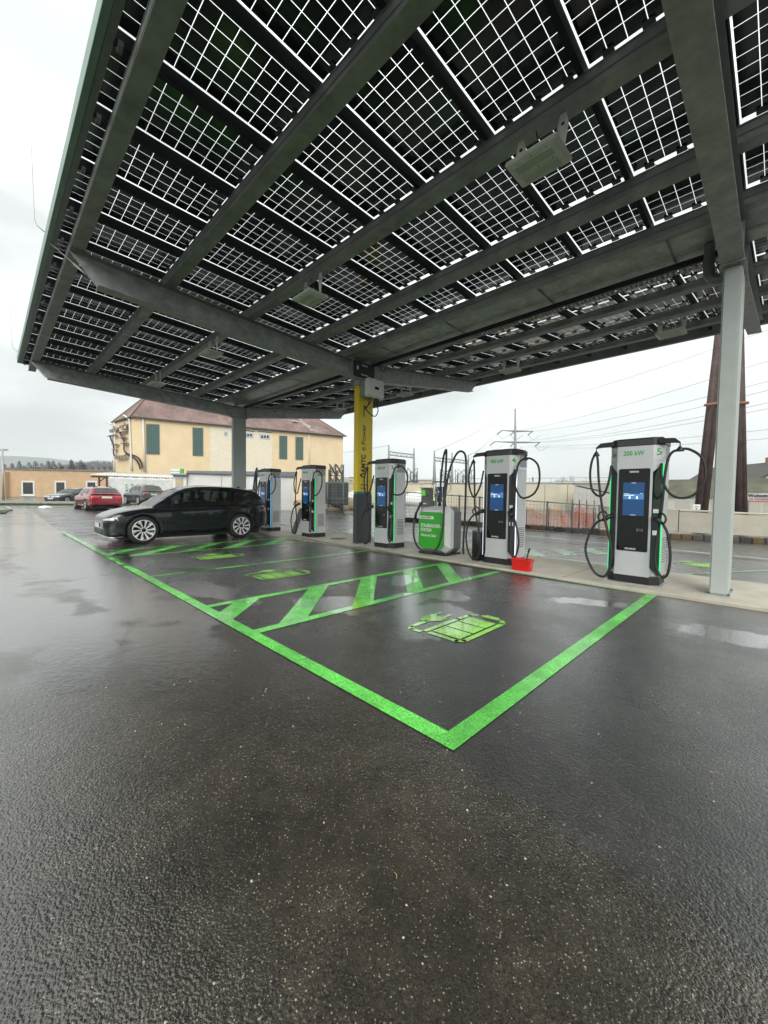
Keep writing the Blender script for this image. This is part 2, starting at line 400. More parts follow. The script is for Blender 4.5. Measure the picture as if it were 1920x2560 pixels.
def battery(x, y, m=lime_paint, ang=0, sc=1.0):
    e = bpy.data.objects.new('battery_symbol', None); col.objects.link(e); e.location = (x, y, gz(x, y)); e.rotation_euler = (0, 0, ang); e.scale = (sc, sc, 1); e.parent = ground
    def pc(pts, nm):
        b = B(); b.add([(px, py, .004) for px, py in pts], [tuple(range(len(pts)))]); o = b.build(nm, m, e)
        if o.data.polygons[0].normal.z < 0: o.data.flip_normals()
    W = .058
    def path(pts, nm):   # open strip
        for (ax, ay), (bx, by) in zip(pts[:-1], pts[1:]):
            d = Vector((bx-ax, by-ay)).normalized()*0; u = Vector((bx-ax, by-ay)).normalized(); n = Vector((-u.y, u.x))*W/2
            pc([(ax+n.x-u.x*W*.3, ay+n.y-u.y*W*.3), (bx+n.x+u.x*W*.3, by+n.y+u.y*W*.3), (bx-n.x+u.x*W*.3, by-n.y+u.y*W*.3), (ax-n.x-u.x*W*.3, ay-n.y-u.y*W*.3)], nm)
    # x: 0 near long side, negative away; y: 0 base
    path([(-.40, .03), (-.08, .03), (-.03, .09), (-.03, .84), (-.09, .92)], 'battery_outline')
    path([(-.47, .05), (-.47, .62), (-.46, .84), (-.40, .92)], 'battery_outline')
    for k in range(3): pc([(-.085, .095+k*.235), (-.415, .095+k*.235), (-.415, .31+k*.235), (-.085, .31+k*.235)], 'battery_bar')
    pc([(-.13, .90), (-.35, .90), (-.35, .96), (-.31, 1.0), (-.17, 1.0), (-.13, .96)], 'battery_cap')
    path([(-.50, -.01), (-.60, -.03), (-.66, .04), (-.66, .30)], 'battery_outline')
    pc([(-.66, .28), (-.56, .42), (-.56, .55), (-.80, .55), (-.80, .42), (-.74, .28)], 'plug_symbol')
    pc([(-.60, .55), (-.64, .55), (-.64, .70), (-.60, .70)], 'plug_symbol'); pc([(-.73, .55), (-.77, .55), (-.77, .70), (-.73, .70)], 'plug_symbol')
battery(-.86, 1.36); battery(-4.62, 1.36); battery(-7.28, 1.40)
# angled bays beyond the island
dx, dy = .51, .86
rect(-16, 7.16, 2.6, 7.26, pale_paint)
def aline(x, l=3.9, m=pale_paint, y0=7.26, nm='bay_line', wd=.11): mark([(x, y0), (x+wd, y0), (x+wd+dx/dy*l, y0+l), (x+dx/dy*l, y0+l)], m, nm)
for x in (-.15, -3.05, -4.25, -6.9, -10.0, -11.2, -13.9, 2.6): aline(x)
for x0 in (-4.14, -11.09):
    for k in range(4):
        y = 7.40+k*.80; xl = lambda yy: x0+dx/dy*(yy-7.26)
        mark([(xl(y+.75), y+.75), (xl(y)+1.09, y), (xl(y+.36)+1.09, y+.36), (xl(y+1.11), y+1.11)], pale_paint, 'hatch_stripe')
battery(.15, 8.6, lime_paint, R(-30)); battery(-6.2, 8.7, pale_paint, R(-30))
for y, x0, x1 in ((11.05, -12, 4), (13.7, -14, -1.5)): mark([(x0, y+.02*(-x0)), (x1, y-.02*x1), (x1, y+.1-.02*x1), (x0, y+.1+.02*(-x0))], white_paint)
for a, b in (((-17.6, .10), (-14.9, 4.6)), ((-20.2, .1), (-20.0, 4.8)), ((-24.8, .3), (-23.4, 5)), ((-14.8, .13), (-14.7, 4.9))):
    mark([a, (a[0]-.12, a[1]), (b[0]-.12, b[1]), b], white_paint, 'white_bay_line')

# loose grit and bits of straw lying on the asphalt
gr = B(); rg = random.Random(11)
for i in range(150):
    x, y = rg.uniform(-2.2, 2.2), rg.uniform(-1.9, 1.6); a = rg.random()*6.28; q = rg.uniform(.002, .0055); h_ = q*rg.uniform(.5, .9); u = (math.cos(a)*q*rg.uniform(1, 1.8), math.sin(a)*q); v = (-math.sin(a)*q, math.cos(a)*q)
    gr.add([(x-u[0], y-u[1], .001), (x+v[0], y+v[1], .001), (x+u[0], y+u[1], .001), (x-v[0], y-v[1], .001), (x+v[0]*.2, y+v[1]*.2, .001+h_*1.6)], [(0, 1, 4), (1, 2, 4), (2, 3, 4), (3, 0, 4)])
tag(gr.build('grit', mat('grit_stone', (.46, .43, .36), .7, var=.4, vs=30)), kind='stuff')
gr = B()
for x, y in ((.28, -.75), (-.35, .35), (.62, 1.5), (-.9, .9), (.2, -.2), (1.0, .8)):
    a = rg.random()*3; gr.tube([(x, y, .004), (x+.012*math.cos(a), y+.012*math.sin(a), .007), (x+.026*math.cos(a+.4), y+.026*math.sin(a+.4), .004)], .0013, 5)
tag(gr.build('straw_bits', mat('straw', (.5, .36, .16), .8)), kind='stuff')
# island
isl = B(); isl.mm((-16.4, 5.08, -.2), (2.6, 7.12, .05)); isl = isl.build('island', concrete, bevel=.012); tag(isl, kind='structure')
for k, x in enumerate((-13.3, -10.9, -8.0, -4.95, -1.35)):   # sawn joints across the slab, each with its own small gap strip
    B().mm((x, 5.083, .0505), (x+.008, 7.117, .0515)).build('slab_joint', mat('joint', (.08, .075, .065), .9), isl)

# ------------------------------------------------------------------ canopy
PX = (-14.90, -7.13, .635)
CL = Vector((-7.13, 5.72, .05))
cano = thing('canopy', CL, 'steel canopy roofed with see-through solar panels, on three posts', 'canopy')
def ztop(y): return 5.10-.038*(y-5.2) if y < 5.5 else 5.05+.12*(y-5.65)
def hpur(y): return .20 if y < 5.5 else .15
XE0, XE1 = -16.31, 2.05
BX = lambda: B(CL)
# posts
for i, x in enumerate(PX):
    if i != 1:
        p = BX().rbox((x-.1, 5.45, .062), (x+.1, 6.0, 4.57), .018, 2).build('post', post_m, cano)
    else:
        p = BX().rbox((x-.1, 5.45, 1.50), (x+.1, 6.0, 4.40), .018, 2).build('post', yellow, cano); p['label'] = 'yellow middle post with black lettering'
        BX().rbox((x-.1, 5.45, .062), (x+.1, 6.0, 1.44), .018, 2).build('post_foot', anth, p)
        BX().rbox((x-.1, 5.45, 1.44), (x+.1, 6.0, 1.50), .018, 2).build('teal_band', teal, p)
        BX().mm((x+.101, 5.60, .1), (x+.103, 5.606, 1.42)).build('seam', black, p)
        BX().rbox((x-.115, 5.43, 4.405), (x+.115, 6.02, 4.57), .01).build('post_head', post_m, p)
        T = lambda s, sz, y, z, m=darklet, bd=0, spc=1.0, al='LEFT', fit=None: text(s, sz, m, p, face((x+.1045-CL.x, y-CL.y, z-CL.z), (0, 0, 1), (0, -1, 0)), align=al, bold=bd, sp=spc, fit=fit)
        T('ÖAMTC', .215, 5.655, 1.89, bd=.010, spc=1.12, fit=.64); T('e', .26, 5.635, 2.63, mat('teal_letter', (.03, .16, .15), .5)); T('Power', .22, 5.655, 2.80, fit=.55)
        BX().mm((x+.1, 5.60, 1.795), (x+.1035, 5.95, 1.80)).build('rule_line', darklet, p)
        text('einfach', .10, darklet, p, face((x+.1045-CL.x, 5.56-CL.y, 1.70-CL.z), (0, 1, 0), (0, 0, 1)), align='LEFT')
        text('laden', .10, darklet, p, face((x+.1045-CL.x, 5.56-CL.y, 1.60-CL.z), (0, 1, 0), (0, 0, 1)), align='LEFT')
    BX().mm((x-.125, 5.42, .05), (x+.125, 6.03, .062)).build('foot_plate', steel_lt, p)
    fb = BX()
    for sx_ in (-.115, .115):
        for y in (5.50, 5.95): fb.cyl((x+sx_, y, .062), (x+sx_, y, .09), .014, 6)
    for sx_ in (-.08, .08):
        for y in (5.42, 5.48, 5.97, 6.03): fb.cyl((x+sx_, y, 4.545), (x+sx_, y, 4.572), .015, 6)
    fb.build('bolts', steel, p)
    BX().mm((x-.135, 5.36, 4.572), (x+.135, 6.09, 4.592)).build('head_plate', steel_lt, p)
# rafters
def rafter(x):
    top = [(-.75, ztop(-.75)), (5.5, ztop(5.5)-.02), (5.9, ztop(5.9)-.02), (11.5, ztop(11.5)+.0)]
    bot = [(11.12, 5.33), (5.95, 4.595), (5.35, 4.595), (-.38, 4.86)]
    rf = BX().prism([(a_, z_-.008) for a_, z_ in top]+[(a_, z_+.008) for a_, z_ in bot], 0, x-.006, x+.006).build('rafter', steel_lt, cano)
    fl = BX()
    def slab(a, b, t, w=.125):
        fl.add([(x-w, a[0], a[1]), (x+w, a[0], a[1]), (x+w, b[0], b[1]), (x-w, b[0], b[1]), (x-w, a[0], a[1]+t), (x+w, a[0], a[1]+t), (x+w, b[0], b[1]+t), (x-w, b[0], b[1]+t)],
               [(0, 1, 2, 3), (4, 7, 6, 5), (0, 4, 5, 1), (1, 5, 6, 2), (2, 6, 7, 3), (3, 7, 4, 0)])
    for a, b in zip(bot[:-1], bot[1:]): slab(a, b, -.0 if 0 else .016)
    fl.build('bottom_flange', steel_lt, rf, bevel=.003)
    f2 = fl = BX()
    for a, b in zip(top[:-1], top[1:]): slab((a[0], a[1]-.016), (b[0], b[1]-.016), .016)
    f2.build('top_flange', steel, rf)
    for y in (5.22, 6.02): BX().mm((x-.12, y, 4.612), (x+.12, y+.014, 5.05)).build('stiffener', steel_lt, rf)
    return rf
raf = [rafter(x) for x in PX]
# lower flange of near rafter closed with a smooth cover
# purlins
PUR = [(-.65, 0), (.74, 0), (2.37, 0), (4.0, 0), (7.6, 1), (9.15, 1), (10.75, 1)]
def pur(y, w=.15, h=None, nm='purlin', m=purl_m, x0=XE0+.02, x1=XE1-.02, z0=None):
    z = ztop(y) if z0 is None else z0; h = hpur(y) if h is None else h
    b = BX(); b.mm((x0, y-w/2, z+.006), (x1, y+w/2, z+h)); o = b.build(nm, m, cano, bevel=.004)
    BX().mm((x0, y-w/2-.018, z+.001), (x1, y+w/2+.018, z+.0058)).build('flange', purl_m, o)
    b = BX(); b.mm((x0, y-w/2-.004, z+h*.42), (x1, y-w/2-.0005, z+h*.50)); b.mm((x0, y-w/2-.004, z+h*.9), (x1, y-w/2-.0005, z+h)); b.build('web_rib', steel, o)
    return o
for y, s in PUR: pur(y)
pur(12.1, .08, .27, 'edge_beam', steel)
# rails and panels
ROWS = [(-.865, 10, 0), (.80, 10, 0), (2.44, 10, 0), (4.08, 7, 0), (5.97, 10, 1), (7.61, 10, 1), (9.20, 10, 1), (10.80, 8, 1)]
CP = .1575; CPX = .1625
def zpan(y): return ztop(y)+hpur(y)+.14
cell_m = mat('solar_cell', (.0035, .0045, .009), .16, spec=.45, coat=.15, var=.5, vs=9)
def thin_glass(name, tint, ior, rough=.02):
    g_ = bpy.data.materials.new(name); g_.use_nodes = True; t = g_.node_tree; t.nodes.clear()
    o_ = t.nodes.new('ShaderNodeOutputMaterial'); mxx = t.nodes.new('ShaderNodeMixShader'); tr = t.nodes.new('ShaderNodeBsdfTransparent'); gl = t.nodes.new('ShaderNodeBsdfGlossy'); fr = t.nodes.new('ShaderNodeFresnel')
    ge = t.nodes.new('ShaderNodeNewGeometry'); t.links.new(rng(t, ge.outputs['Backfacing'], 0, 1, ior, 1/ior, False), fr.inputs[0])
    tr.inputs[0].default_value = (*tint, 1); gl.inputs['Roughness'].default_value = rough
    t.links.new(fr.outputs[0], mxx.inputs[0]); t.links.new(tr.outputs[0], mxx.inputs[1]); t.links.new(gl.outputs[0], mxx.inputs[2]); t.links.new(mxx.outputs[0], o_.inputs[0]); return g_
glass_m = thin_glass('panel_glass', (.97, .985, .98), 1.25)
def panel_meshes(n):
    ln = n*CP+.045
    g = B().mm((-.498, .0, 0), (.498, ln, .006)); c = B(); j = B(); cb = B()
    for i in range(6):
        for k in range(n):
            x = (i-2.5)*CPX; y = .018+(k+.5)*CP; c.mm((x-CPX/2+.0034, y-CP/2+.0034, -.0022), (x+CPX/2-.0034, y+CP/2-.0034, -.0008))
    for x in (-.32, 0, .32): j.rbox((x-.05, ln-.075, -.024), (x+.05, ln+.012, -.003), .006)
    for x in (-.32, 0): cb.tube(spline([(x+.04, ln-.01, -.015), (x+.12, ln+.02, -.05), (x+.24, ln+.01, -.05), (x+.29, ln-.01, -.015)], 4), .004, 5)
    return [q.build(nm, mm_).data for q, nm, mm_ in ((g, 'solar_panel', glass_m), (c, 'solar_cells', cell_m), (j, 'junction_boxes', black), (cb, 'panel_cable', rubber))], ln
cellme = None
tmpl = {}
for n in (7, 8, 10):
    tmpl[n] = panel_meshes(n)
for o in [o for o in col.objects if o.name.split('.')[0] in ('solar_panel', 'solar_cells', 'junction_boxes', 'panel_cable')]: bpy.data.objects.remove(o)
cellme = B().mm((-CPX/2+.0034, -CP/2+.0034, -.0022), (CPX/2-.0034, CP/2-.0034, -.0008)).build('solar_cell', cell_m); cm = cellme.data; bpy.data.objects.remove(cellme)
NEAR = {(1, 1), (1, 2), (1, 3), (2, 1), (2, 2)}   # (row, number of panels from the camera end) drawn cell by cell
def link(name, me, parent, loc=(0, 0, 0)):
    o = bpy.data.objects.new(name, me); col.objects.link(o); o.parent = parent; o.location = loc; return o
NP = 18
for r, (y0, n, side) in enumerate(ROWS):
    (gm, cem, jm, cbm), ln = tmpl[n]
    ang = math.atan(.12 if side else -.038)
    for k in range(NP):
        xc = 1.246-.5015+.003-k*1.003+.5*0   # joints fall at -1.26 + n * 1.003
        xc = .746+.5015-k*1.003-.5015*0
        p = link('solar_panel', gm, cano, Vector((xc, y0+.01, zpan(y0)))-CL); p.rotation_euler = (ang, 0, 0)
        if (r, k) in NEAR:
            for i in range(6):
                for q in range(n): link('solar_cell', cm, p, ((i-2.5)*CPX, .018+(q+.5)*CP, 0))
        else: link('solar_cells', cem, p)['kind'] = 'stuff'
        link('junction_boxes', jm, p); link('panel_cable', cbm, p)
    for k in range(NP+1):
        xj = .746+1.003-k*1.003
        b = BX(); y1 = y0+ln+.02; xr = xj-.026
        if k == 0: xr = XE1-.05
        za, zb = zpan(y0)-.010, zpan(y1)-.010
        rr = [[(xr-.028, y, z-.13), (xr+.028, y, z-.13), (xr+.028, y, z), (xr-.028, y, z)] for y, z in ((y0, za), (y1, zb))]
        b.loft(rr).build('rail', rail_m, cano)
        b = BX(); 
        for y in (y0+.05, y1-.05): z = za+(zb-za)*(y-y0)/(y1-y0); b.mm((xr-.045, y-.02, z-.16), (xr+.045, y+.02, z-.11))
        b.build('rail_clamp', steel, cano)
# fascias
fas = mat('fascia_paint', (.22, .33, .27), .45, metal=.3, var=.15, vs=5)
BX().mm((XE0-.05, -1.0, ztop(-1)+.20), (XE1+.05, -.93, ztop(-1)+.40)).build('fascia', fas, cano, bevel=.006)
BX().mm((XE0-.05, -.928, ztop(-1)+.20), (XE1+.05, -.862, ztop(-1)+.30)).build('fascia_lip', steel, cano)
BX().mm((XE0-.05, 12.15, ztop(12.1)+.10), (XE1+.05, 12.20, ztop(12.1)+.33)).build('fascia', steel, cano, bevel=.006)
for x in (XE0-.055, XE1+.005):
    for a, b_ in ((-1, 5.2), (6.0, 12.2)):
        BX().loft([[(x, y, ztop(y)+.2), (x+.05, y, ztop(y)+.2), (x+.05, y, ztop(y)+.4), (x, y, ztop(y)+.4)] for y in (a, b_)]).build('end_trim', steel, cano)
# gutter valley
pur(5.12, .12, .2)
g = BX().prism([(5.20, 5.30), (5.20, 5.115), (5.62, 5.10), (5.64, 5.125), (5.70, 5.125), (5.72, 5.10), (6.12, 5.135), (6.12, 5.33), (6.105, 5.33), (6.105, 5.15), (5.715, 5.118), (5.705, 5.143), (5.635, 5.143), (5.62, 5.118), (5.215, 5.13), (5.215, 5.30)], 0, XE0+.1, XE1-.1).build('gutter', mat('gutter_steel', (.46, .48, .46), .42, metal=.3, var=.35, vs=6), cano)
gs = BX()
for x in (-15.8, -14, -12, -10, -8, -6, -4, -2, -.1, 1.7): gs.mm((x, 5.21, 5.092), (x+.03, 6.11, 5.099))
gs.build('gutter_strap', steel, g)
for a, b_ in ((-14.75, -7.3), (-6.98, .48)):
    BX().cyl((a, 5.92, 5.03), (b_, 5.92, 5.03), .045, 12).build('conduit', rail_m, cano)
    tr_ = BX(); x = a
    tr_.mm((a, 6.22, 5.10), (b_, 6.225, 5.15)); tr_.mm((a, 6.36, 5.10), (b_, 6.365, 5.15))
    while x < b_-.1: tr_.mm((x, 6.225, 5.10), (x+.035, 6.36, 5.104)); x += .075
    tr_.build('cable_tray', mat('tray_zinc', (.42, .42, .38), .5, metal=.4), cano)
for x in PX:
    s = x-.29
    BX().tube(spline([(s, 5.74, 5.12), (s, 5.74, 4.95), (s, 5.74, 4.72), (s+.03, 5.74, 4.62), (s+.10, 5.74, 4.57), (x-.1, 5.74, 4.565)], 6), .066, 14).build('downpipe', steel if x > 0 else steel_lt, cano)
# electrical boxes above the middle post
jb = BX().mm((-7.12, 5.26, 4.64), (-6.99, 5.98, 5.02)).build('switch_box', black, cano)
b = BX(); b.mm((-6.99, 5.34, 4.8), (-6.985, 5.40, 4.9)); b.mm((-6.99, 5.5, 4.68), (-6.985, 5.75, 4.71)); b.mm((-6.99, 5.52, 4.93), (-6.985, 5.72, 4.96)); b.build('box_label', whitepl, jb)
BX().tube(spline([(-7.0, 5.3, 5.0), (-6.97, 5.28, 5.1), (-6.98, 5.35, 5.14), (-7.02, 5.4, 5.1)], 5), .012, 6).build('box_cable', rubber, jb)
BX().tube(spline([(-7.0, 6.2, 5.1), (-6.97, 6.25, 4.98), (-6.98, 6.38, 4.97), (-7.02, 6.45, 5.12)], 5), .012, 6).build('box_cable', rubber, jb)
# lightning rods and stay wires on the left edge
for x, l, dx_ in ((-7.6, 1.35, -.05), (-15.6, 1.3, -.1)):
    BX().tube([(x, -1.01, ztop(-1)+.36), (x+.0, -1.10, ztop(-1)+.42), (x+dx_*.3, -1.13, ztop(-1)+.5), (x+dx_, -1.15, ztop(-1)+.45+l)], .008, 6, .005).build('lightning_rod', steel_lt, cano)
BX().tube([(-7.6, -1.02, 5.6), (-7.45, -.75, 5.34), (-7.13, -.36, 4.90)], .009, 6).build('stay_wire', steel_lt, cano)
BX().tube([(-7.38, -.66, 5.24), (-7.24, -.5, 5.06)], .02, 8).build('stay_wire', steel_lt, cano)
BX().tube([(-14.9, -.75, 5.3), (-14.95, -.42, 4.9)], .009, 6).build('stay_wire', steel_lt, cano)

# ------------------------------------------------------------------ canopy lamps
def lamp(x, y, label, first=None):
    zt = ztop(y); z = zt-.40
    if first: return dup(first, (x, y, z), None, label)
    L0 = thing('canopy_lamp', (x, y, z), label, 'floodlight', group='floodlights hung under the canopy')
    hs = B().rbox((-.27, -.21, -.0), (.27, .21, .05), .02).build('lamp_housing', lampm, L0)
    B().rbox((-.235, -.178, -.012), (.235, .178, .0), .006).build('lamp_frame', lampm, L0)
    for s in (-1, 1):
        wd = B().mm((-.19, s*.085-.052, -.0135), (.19, s*.085+.052, -.0122)).build('lamp_window', lampd, L0)
        rim = B()
        for a, b_ in (((-.20, s*.085-.060), (.20, s*.085-.052)), ((-.20, s*.085+.052), (.20, s*.085+.060)), ((-.20, s*.085-.052), (-.19, s*.085+.052)), ((.19, s*.085-.052), (.20, s*.085+.052))):
            rim.mm((a[0], a[1], -.021), (b_[0], b_[1], -.0122))
        rim.build('window_rim', lampm, wd)
    sc_ = B()
    for sx_ in (-.15, 0, .15):
        for sy in (-.165, 0, .165): sc_.cyl((sx_, sy, -.016), (sx_, sy, -.0125), .006, 6)
    sc_.build('screws', black, L0)
    for s in (-1, 1):
        br = B(); x0 = s*.22
        br.prism([(-.035+x0*1, .05), (.035+x0, .05), (x0+.05*(1), .40), (x0-.05, .40)] if 0 else [(x0-.02, .05), (x0+.02, .05), (x0+.055, .28), (x0+.03, .40), (x0-.03, .40), (x0-.055, .28)], 1, .052, .058)
        br.build('bracket', lampm, L0)
        B().cyl((x0, .050, .30), (x0, .060, .30), .018, 8).build('bracket_hole', black, L0)
    B().tube(spline([(-.05, 0, .05), (-.08, .05, .15), (-.02, .12, .17), (-.04, .08, .30), (-.06, .06, .40)], 5), .007, 6).build('lamp_cable', rubber, L0)
    return L0
lp0 = lamp(-.68, 2.30, 'largest floodlight, hanging nearest the camera under the solar panels')
for x, y, lb in ((-4.75, 2.30, 'second floodlight along the near purlin, left of the yellow post'), (-8.85, 2.2, 'third floodlight along the near purlin, beyond the middle rafter'), (-12.95, 2.1, 'farthest floodlight of the near purlin, just above the far rafter'),
                 (-.65, 9.06, 'floodlight under the far side of the canopy beside the right grey post'), (-4.5, 9.06, 'floodlight under the far side of the canopy, midway between yellow and right post'),
                 (-8.6, 9.06, 'floodlight seen just right of the white inverter box'), (-12.4, 9.06, 'farthest floodlight, left of the yellow post above the tiled roof')):
    lamp(x, y, lb, lp0)

# ------------------------------------------------------------------ chargers
lcd = bpy.data.materials.new('charger_screen'); lcd.use_nodes = True
b_ = lcd.node_tree.nodes['Principled BSDF']; b_.inputs['Base Color'].default_value = (.0, .02, .08, 1); b_.inputs['Roughness'].default_value = .1
b_.inputs['Emission Color'].default_value = (.006, .085, .24, 1); b_.inputs['Emission Strength'].default_value = .32
lcd2 = mat('screen_light', (.1, .2, .4), .3, emit=(.01, .13, .36), es=.42)
lcdw = mat('screen_white', (.5, .5, .5), .3, emit=(.75, .85, 1), es=.8)
LED = {'green': mat('green_led', (.02, .4, .1), .3, emit=(.03, .75, .22), es=.62), 'white': mat('white_led', (.5, .5, .6), .3, emit=(.75, .85, 1), es=.9), 'blue': mat('blue_led', (.1, .4, .6), .3, emit=(.15, .6, 1), es=.5)}
recess_glow = mat('green_glow_recess', (.003, .02, .012), .12)  # black recess with the green strip's glow put into its colour
def charger(x, y, z, num, kw, led, label, seed, rz=0, small=False, group='rapid chargers along the island'):
    rn = random.Random(seed); T = thing('charger', (x, y, z), label, 'charger', rz, group)
    f, s, d = .246, .364, .53
    def octo(g=0, ch=.10): return [(-f-g*.5, -g), (f+g*.5, -g), (s+g, ch), (s+g, d-.03), (s-.05+g, d+g), (-s+.05-g, d+g), (-s-g, d-.03), (-s-g, ch)]
    body = B()
    # lower body is cut back at the chamfers (the black side recess)
    lo = [(-f+.005, .0), (f-.005, .0), (f+.02, .062), (s-.028, .135), (s-.028, d-.03), (s-.05, d), (-s+.05, d), (-s+.028, d-.03), (-s+.028, .135), (-f-.02, .062)]
    body.prism(lo, 2, .14, 1.93)
    body.prism(octo(), 2, 1.93, 2.17)
    bd = body.build('body', silver, T, bevel=.006)
    # front sheet, waisted as on the photo
    fr_ = [(-f, .14), (-f, .13), (f, .13), (f, .14), (f-.012, .30), (f-.02, 1.70), (s-.02, 1.88), (s, 1.93), (s, 1.93), (-s, 1.93), (-s+.02, 1.88), (-f+.02, 1.70), (-f+.012, .30)]
    B().prism([(-f, .13), (f, .13), (f-.015, .28), (f-.02, 1.72), (f, 1.80), (f, 2.168), (-f, 2.168), (-f, 1.80), (-f+.02, 1.72), (-f+.015, .28)], 1, -.012, -.0005).build('front_sheet', silver, T, bevel=.004)
    for sg in (-1, 1):
        # chamfer panels: silver shoulder, black recess, led line
        def cp(u, zz, o=0):   # u 0..1 from front edge to side edge along the chamfer
            return (sg*(f+.0+(s-f)*u)+sg*o*.72, .0+.10*u-o*.69, zz)
        B().add([cp(0, 1.93, .001), cp(1, 1.93, .001), cp(.97, 1.90, .001), cp(0, 1.76, .001), cp(0, 1.93, -.03), cp(1, 1.93, -.03), cp(.97, 1.90, -.03), cp(0, 1.76, -.03)],
                [(0, 1, 2, 3), (7, 6, 5, 4), (0, 4, 5, 1), (1, 5, 6, 2), (2, 6, 7, 3), (3, 7, 4, 0)]).build('shoulder', silver, T)
        B().add([cp(.0, 1.755, 0), cp(.93, 1.90, 0), cp(.93, .15, 0), cp(.0, .29, 0), cp(.0, 1.755, -.04), cp(.93, 1.90, -.04), cp(.93, .15, -.04), cp(.0, .29, -.04)],
                [(0, 1, 2, 3), (7, 6, 5, 4), (0, 4, 5, 1), (1, 5, 6, 2), (2, 6, 7, 3), (3, 7, 4, 0)]).build('side_recess', recess_glow if led == 'green' else black, T)
        B().add([cp(.88, 1.885, .004), cp(.99, 1.905, .004), cp(.99, .145, .004), cp(.88, .165, .004), cp(.88, 1.885, -.01), cp(.99, 1.905, -.01), cp(.99, .145, -.01), cp(.88, .165, -.01)],
                [(0, 1, 2, 3), (7, 6, 5, 4), (0, 4, 5, 1), (1, 5, 6, 2), (2, 6, 7, 3), (3, 7, 4, 0)]).build('light_strip', LED[led], T)
        # side sheet and louvres
        B().mm((sg*(s-.030), .145, .145), (sg*(s-.001), d-.035, 1.905)).build('side_sheet', silver, T, bevel=.004)
        B().mm((sg*(s-.028), .16, 1.908), (sg*(s-.006), d-.04, 1.928)).build('light_line', mat('pale_light_line', (.3, .5, .4), .4, emit=(.35, .8, .5), es=.25) if led == 'green' else mat('pale_blue_light_line', (.4, .5, .6), .4, emit=(.4, .6, 1), es=.3), T)
        b = B()
        for k in range(9): b.mm((sg*(s-.004), .19, 1.955+k*.024), (sg*(s+.003), .46, 1.966+k*.024))
        for k in range(11): b.mm((sg*(s-.004), .20, .36+k*.037), (sg*(s+.003), .44, .376+k*.037))
        b.build('louvres', anth if sg > 0 else anth, T)
        b = B()
        for k in range(11): b.mm((sg*(s-.003), .20, .376+k*.037), (sg*(s+.006), .44, .386+k*.037))
        b.build('louvre_blades', silver2, T)
        # stickers beside the plug
        if sg > 0:
            for z0, hh in ((1.13, .06), (.79, .07)): B().add([cp(.12, z0, .003), cp(.62, z0, .003), cp(.62, z0+hh, .003), cp(.12, z0+hh, .003)], [(0, 1, 2, 3)]).build('sticker', whitelet, T)
        # hanger arm
        B().loft([[(sg*.30, .0, 2.19), (sg*.30, .085, 2.19), (sg*.30, .085, 2.262), (sg*.30, .0, 2.262)], [(sg*.50, -.01, 2.18), (sg*.50, .055, 2.18), (sg*.50, .055, 2.25), (sg*.50, -.01, 2.25)],
                  [(sg*.57, -.02, 2.165), (sg*.57, .03, 2.165), (sg*.57, .03, 2.185), (sg*.57, -.02, 2.185)]]).build('hanger_arm', black, T, bevel=.006)
        hx = sg*.565
        B().loft([[(hx+r*math.cos(a), r*.7*math.sin(a), zz) for a in [k*math.pi/5 for k in range(10)]] for r, zz in ((.006, 2.17), (.008, 2.13), (.03, 2.10), (.055, 2.055), (.05, 2.045))], smooth=True).build('cable_saddle', black, T)
        # charging cable
        J = lambda a=.03: rn.uniform(-a, a)
        if sg > 0:
            pts = [(.34, .03, 1.88), (.365, -.04, 1.66+J()), (.45+J(.02), -.07, 1.44), (.60+J(), -.08, 1.33+J(.04)), (.79+J(), -.06, 1.42), (.875+J(), -.03, 1.66+J()), (.83+J(.02), 0, 1.92), (.69, .01, 2.06), (.565, .0, 2.075),
                   (.45, -.02, 2.0), (.405, -.05, 1.72), (.385+J(.02), -.06, 1.3), (.355, -.08, .85), (.355+J(.02), -.12, .42), (.42, -.15, .22+J()), (.50, -.16, .24), (.535+J(.02), -.15, .50), (.49, -.14, .80), (.42, -.13, .97), (.36, -.10, 1.02)]
        else:
            pts = [(-.34, .03, 1.88), (-.355, -.04, 1.60), (-.42+J(.02), -.06, 1.41), (-.50, -.07, 1.37+J(.04)), (-.60, -.05, 1.50), (-.655+J(.02), -.02, 1.75), (-.625, 0, 1.98), (-.565, .0, 2.075),
                   (-.53, -.02, 1.95), (-.49, -.06, 1.6), (-.41+J(.02), -.12, 1.1), (-.28+J(.02), -.18, .7), (-.235, -.2, .42), (-.27, -.2, .18), (-.37+J(.02), -.2, .085), (-.50, -.19, .17), (-.61+J(.02), -.17, .48), (-.57, -.14, .80), (-.47, -.12, .96), (-.37, -.10, 1.0)]
        B().tube(spline(pts, 6), .0185, 9).build('charging_cable', rubber, T)
        pl = B(); a = sg
        pl.tube([(a*.39, -.125, .985), (a*.33, -.085, 1.05), (a*.29, -.02, 1.06)], .034, 10, .045)
        pl.tube(spline([(a*.35, -.09, 1.09), (a*.38, -.12, 1.14), (a*.44, -.15, 1.10), (a*.455, -.16, 1.03), (a*.42, -.14, .97)], 5), .014, 7)
        pl.build('plug', black, T)
    cap = B().prism(octo(.008, .095), 2, 2.171, 2.27).build('top_cap', capgrey, T, bevel=.01)
    B().prism(octo(-.02, .09), 2, 2.27, 2.292).build('top_lid', black, cap, bevel=.008)
    B().prism(octo(-.006, .09), 2, .012, .139).build('plinth', black, T, bevel=.006)
    B().mm((-.40, -.05, 0), (.40, d+.05, .012)).build('ground_plate', steel_lt, T)
    # display
    pn = B(); 
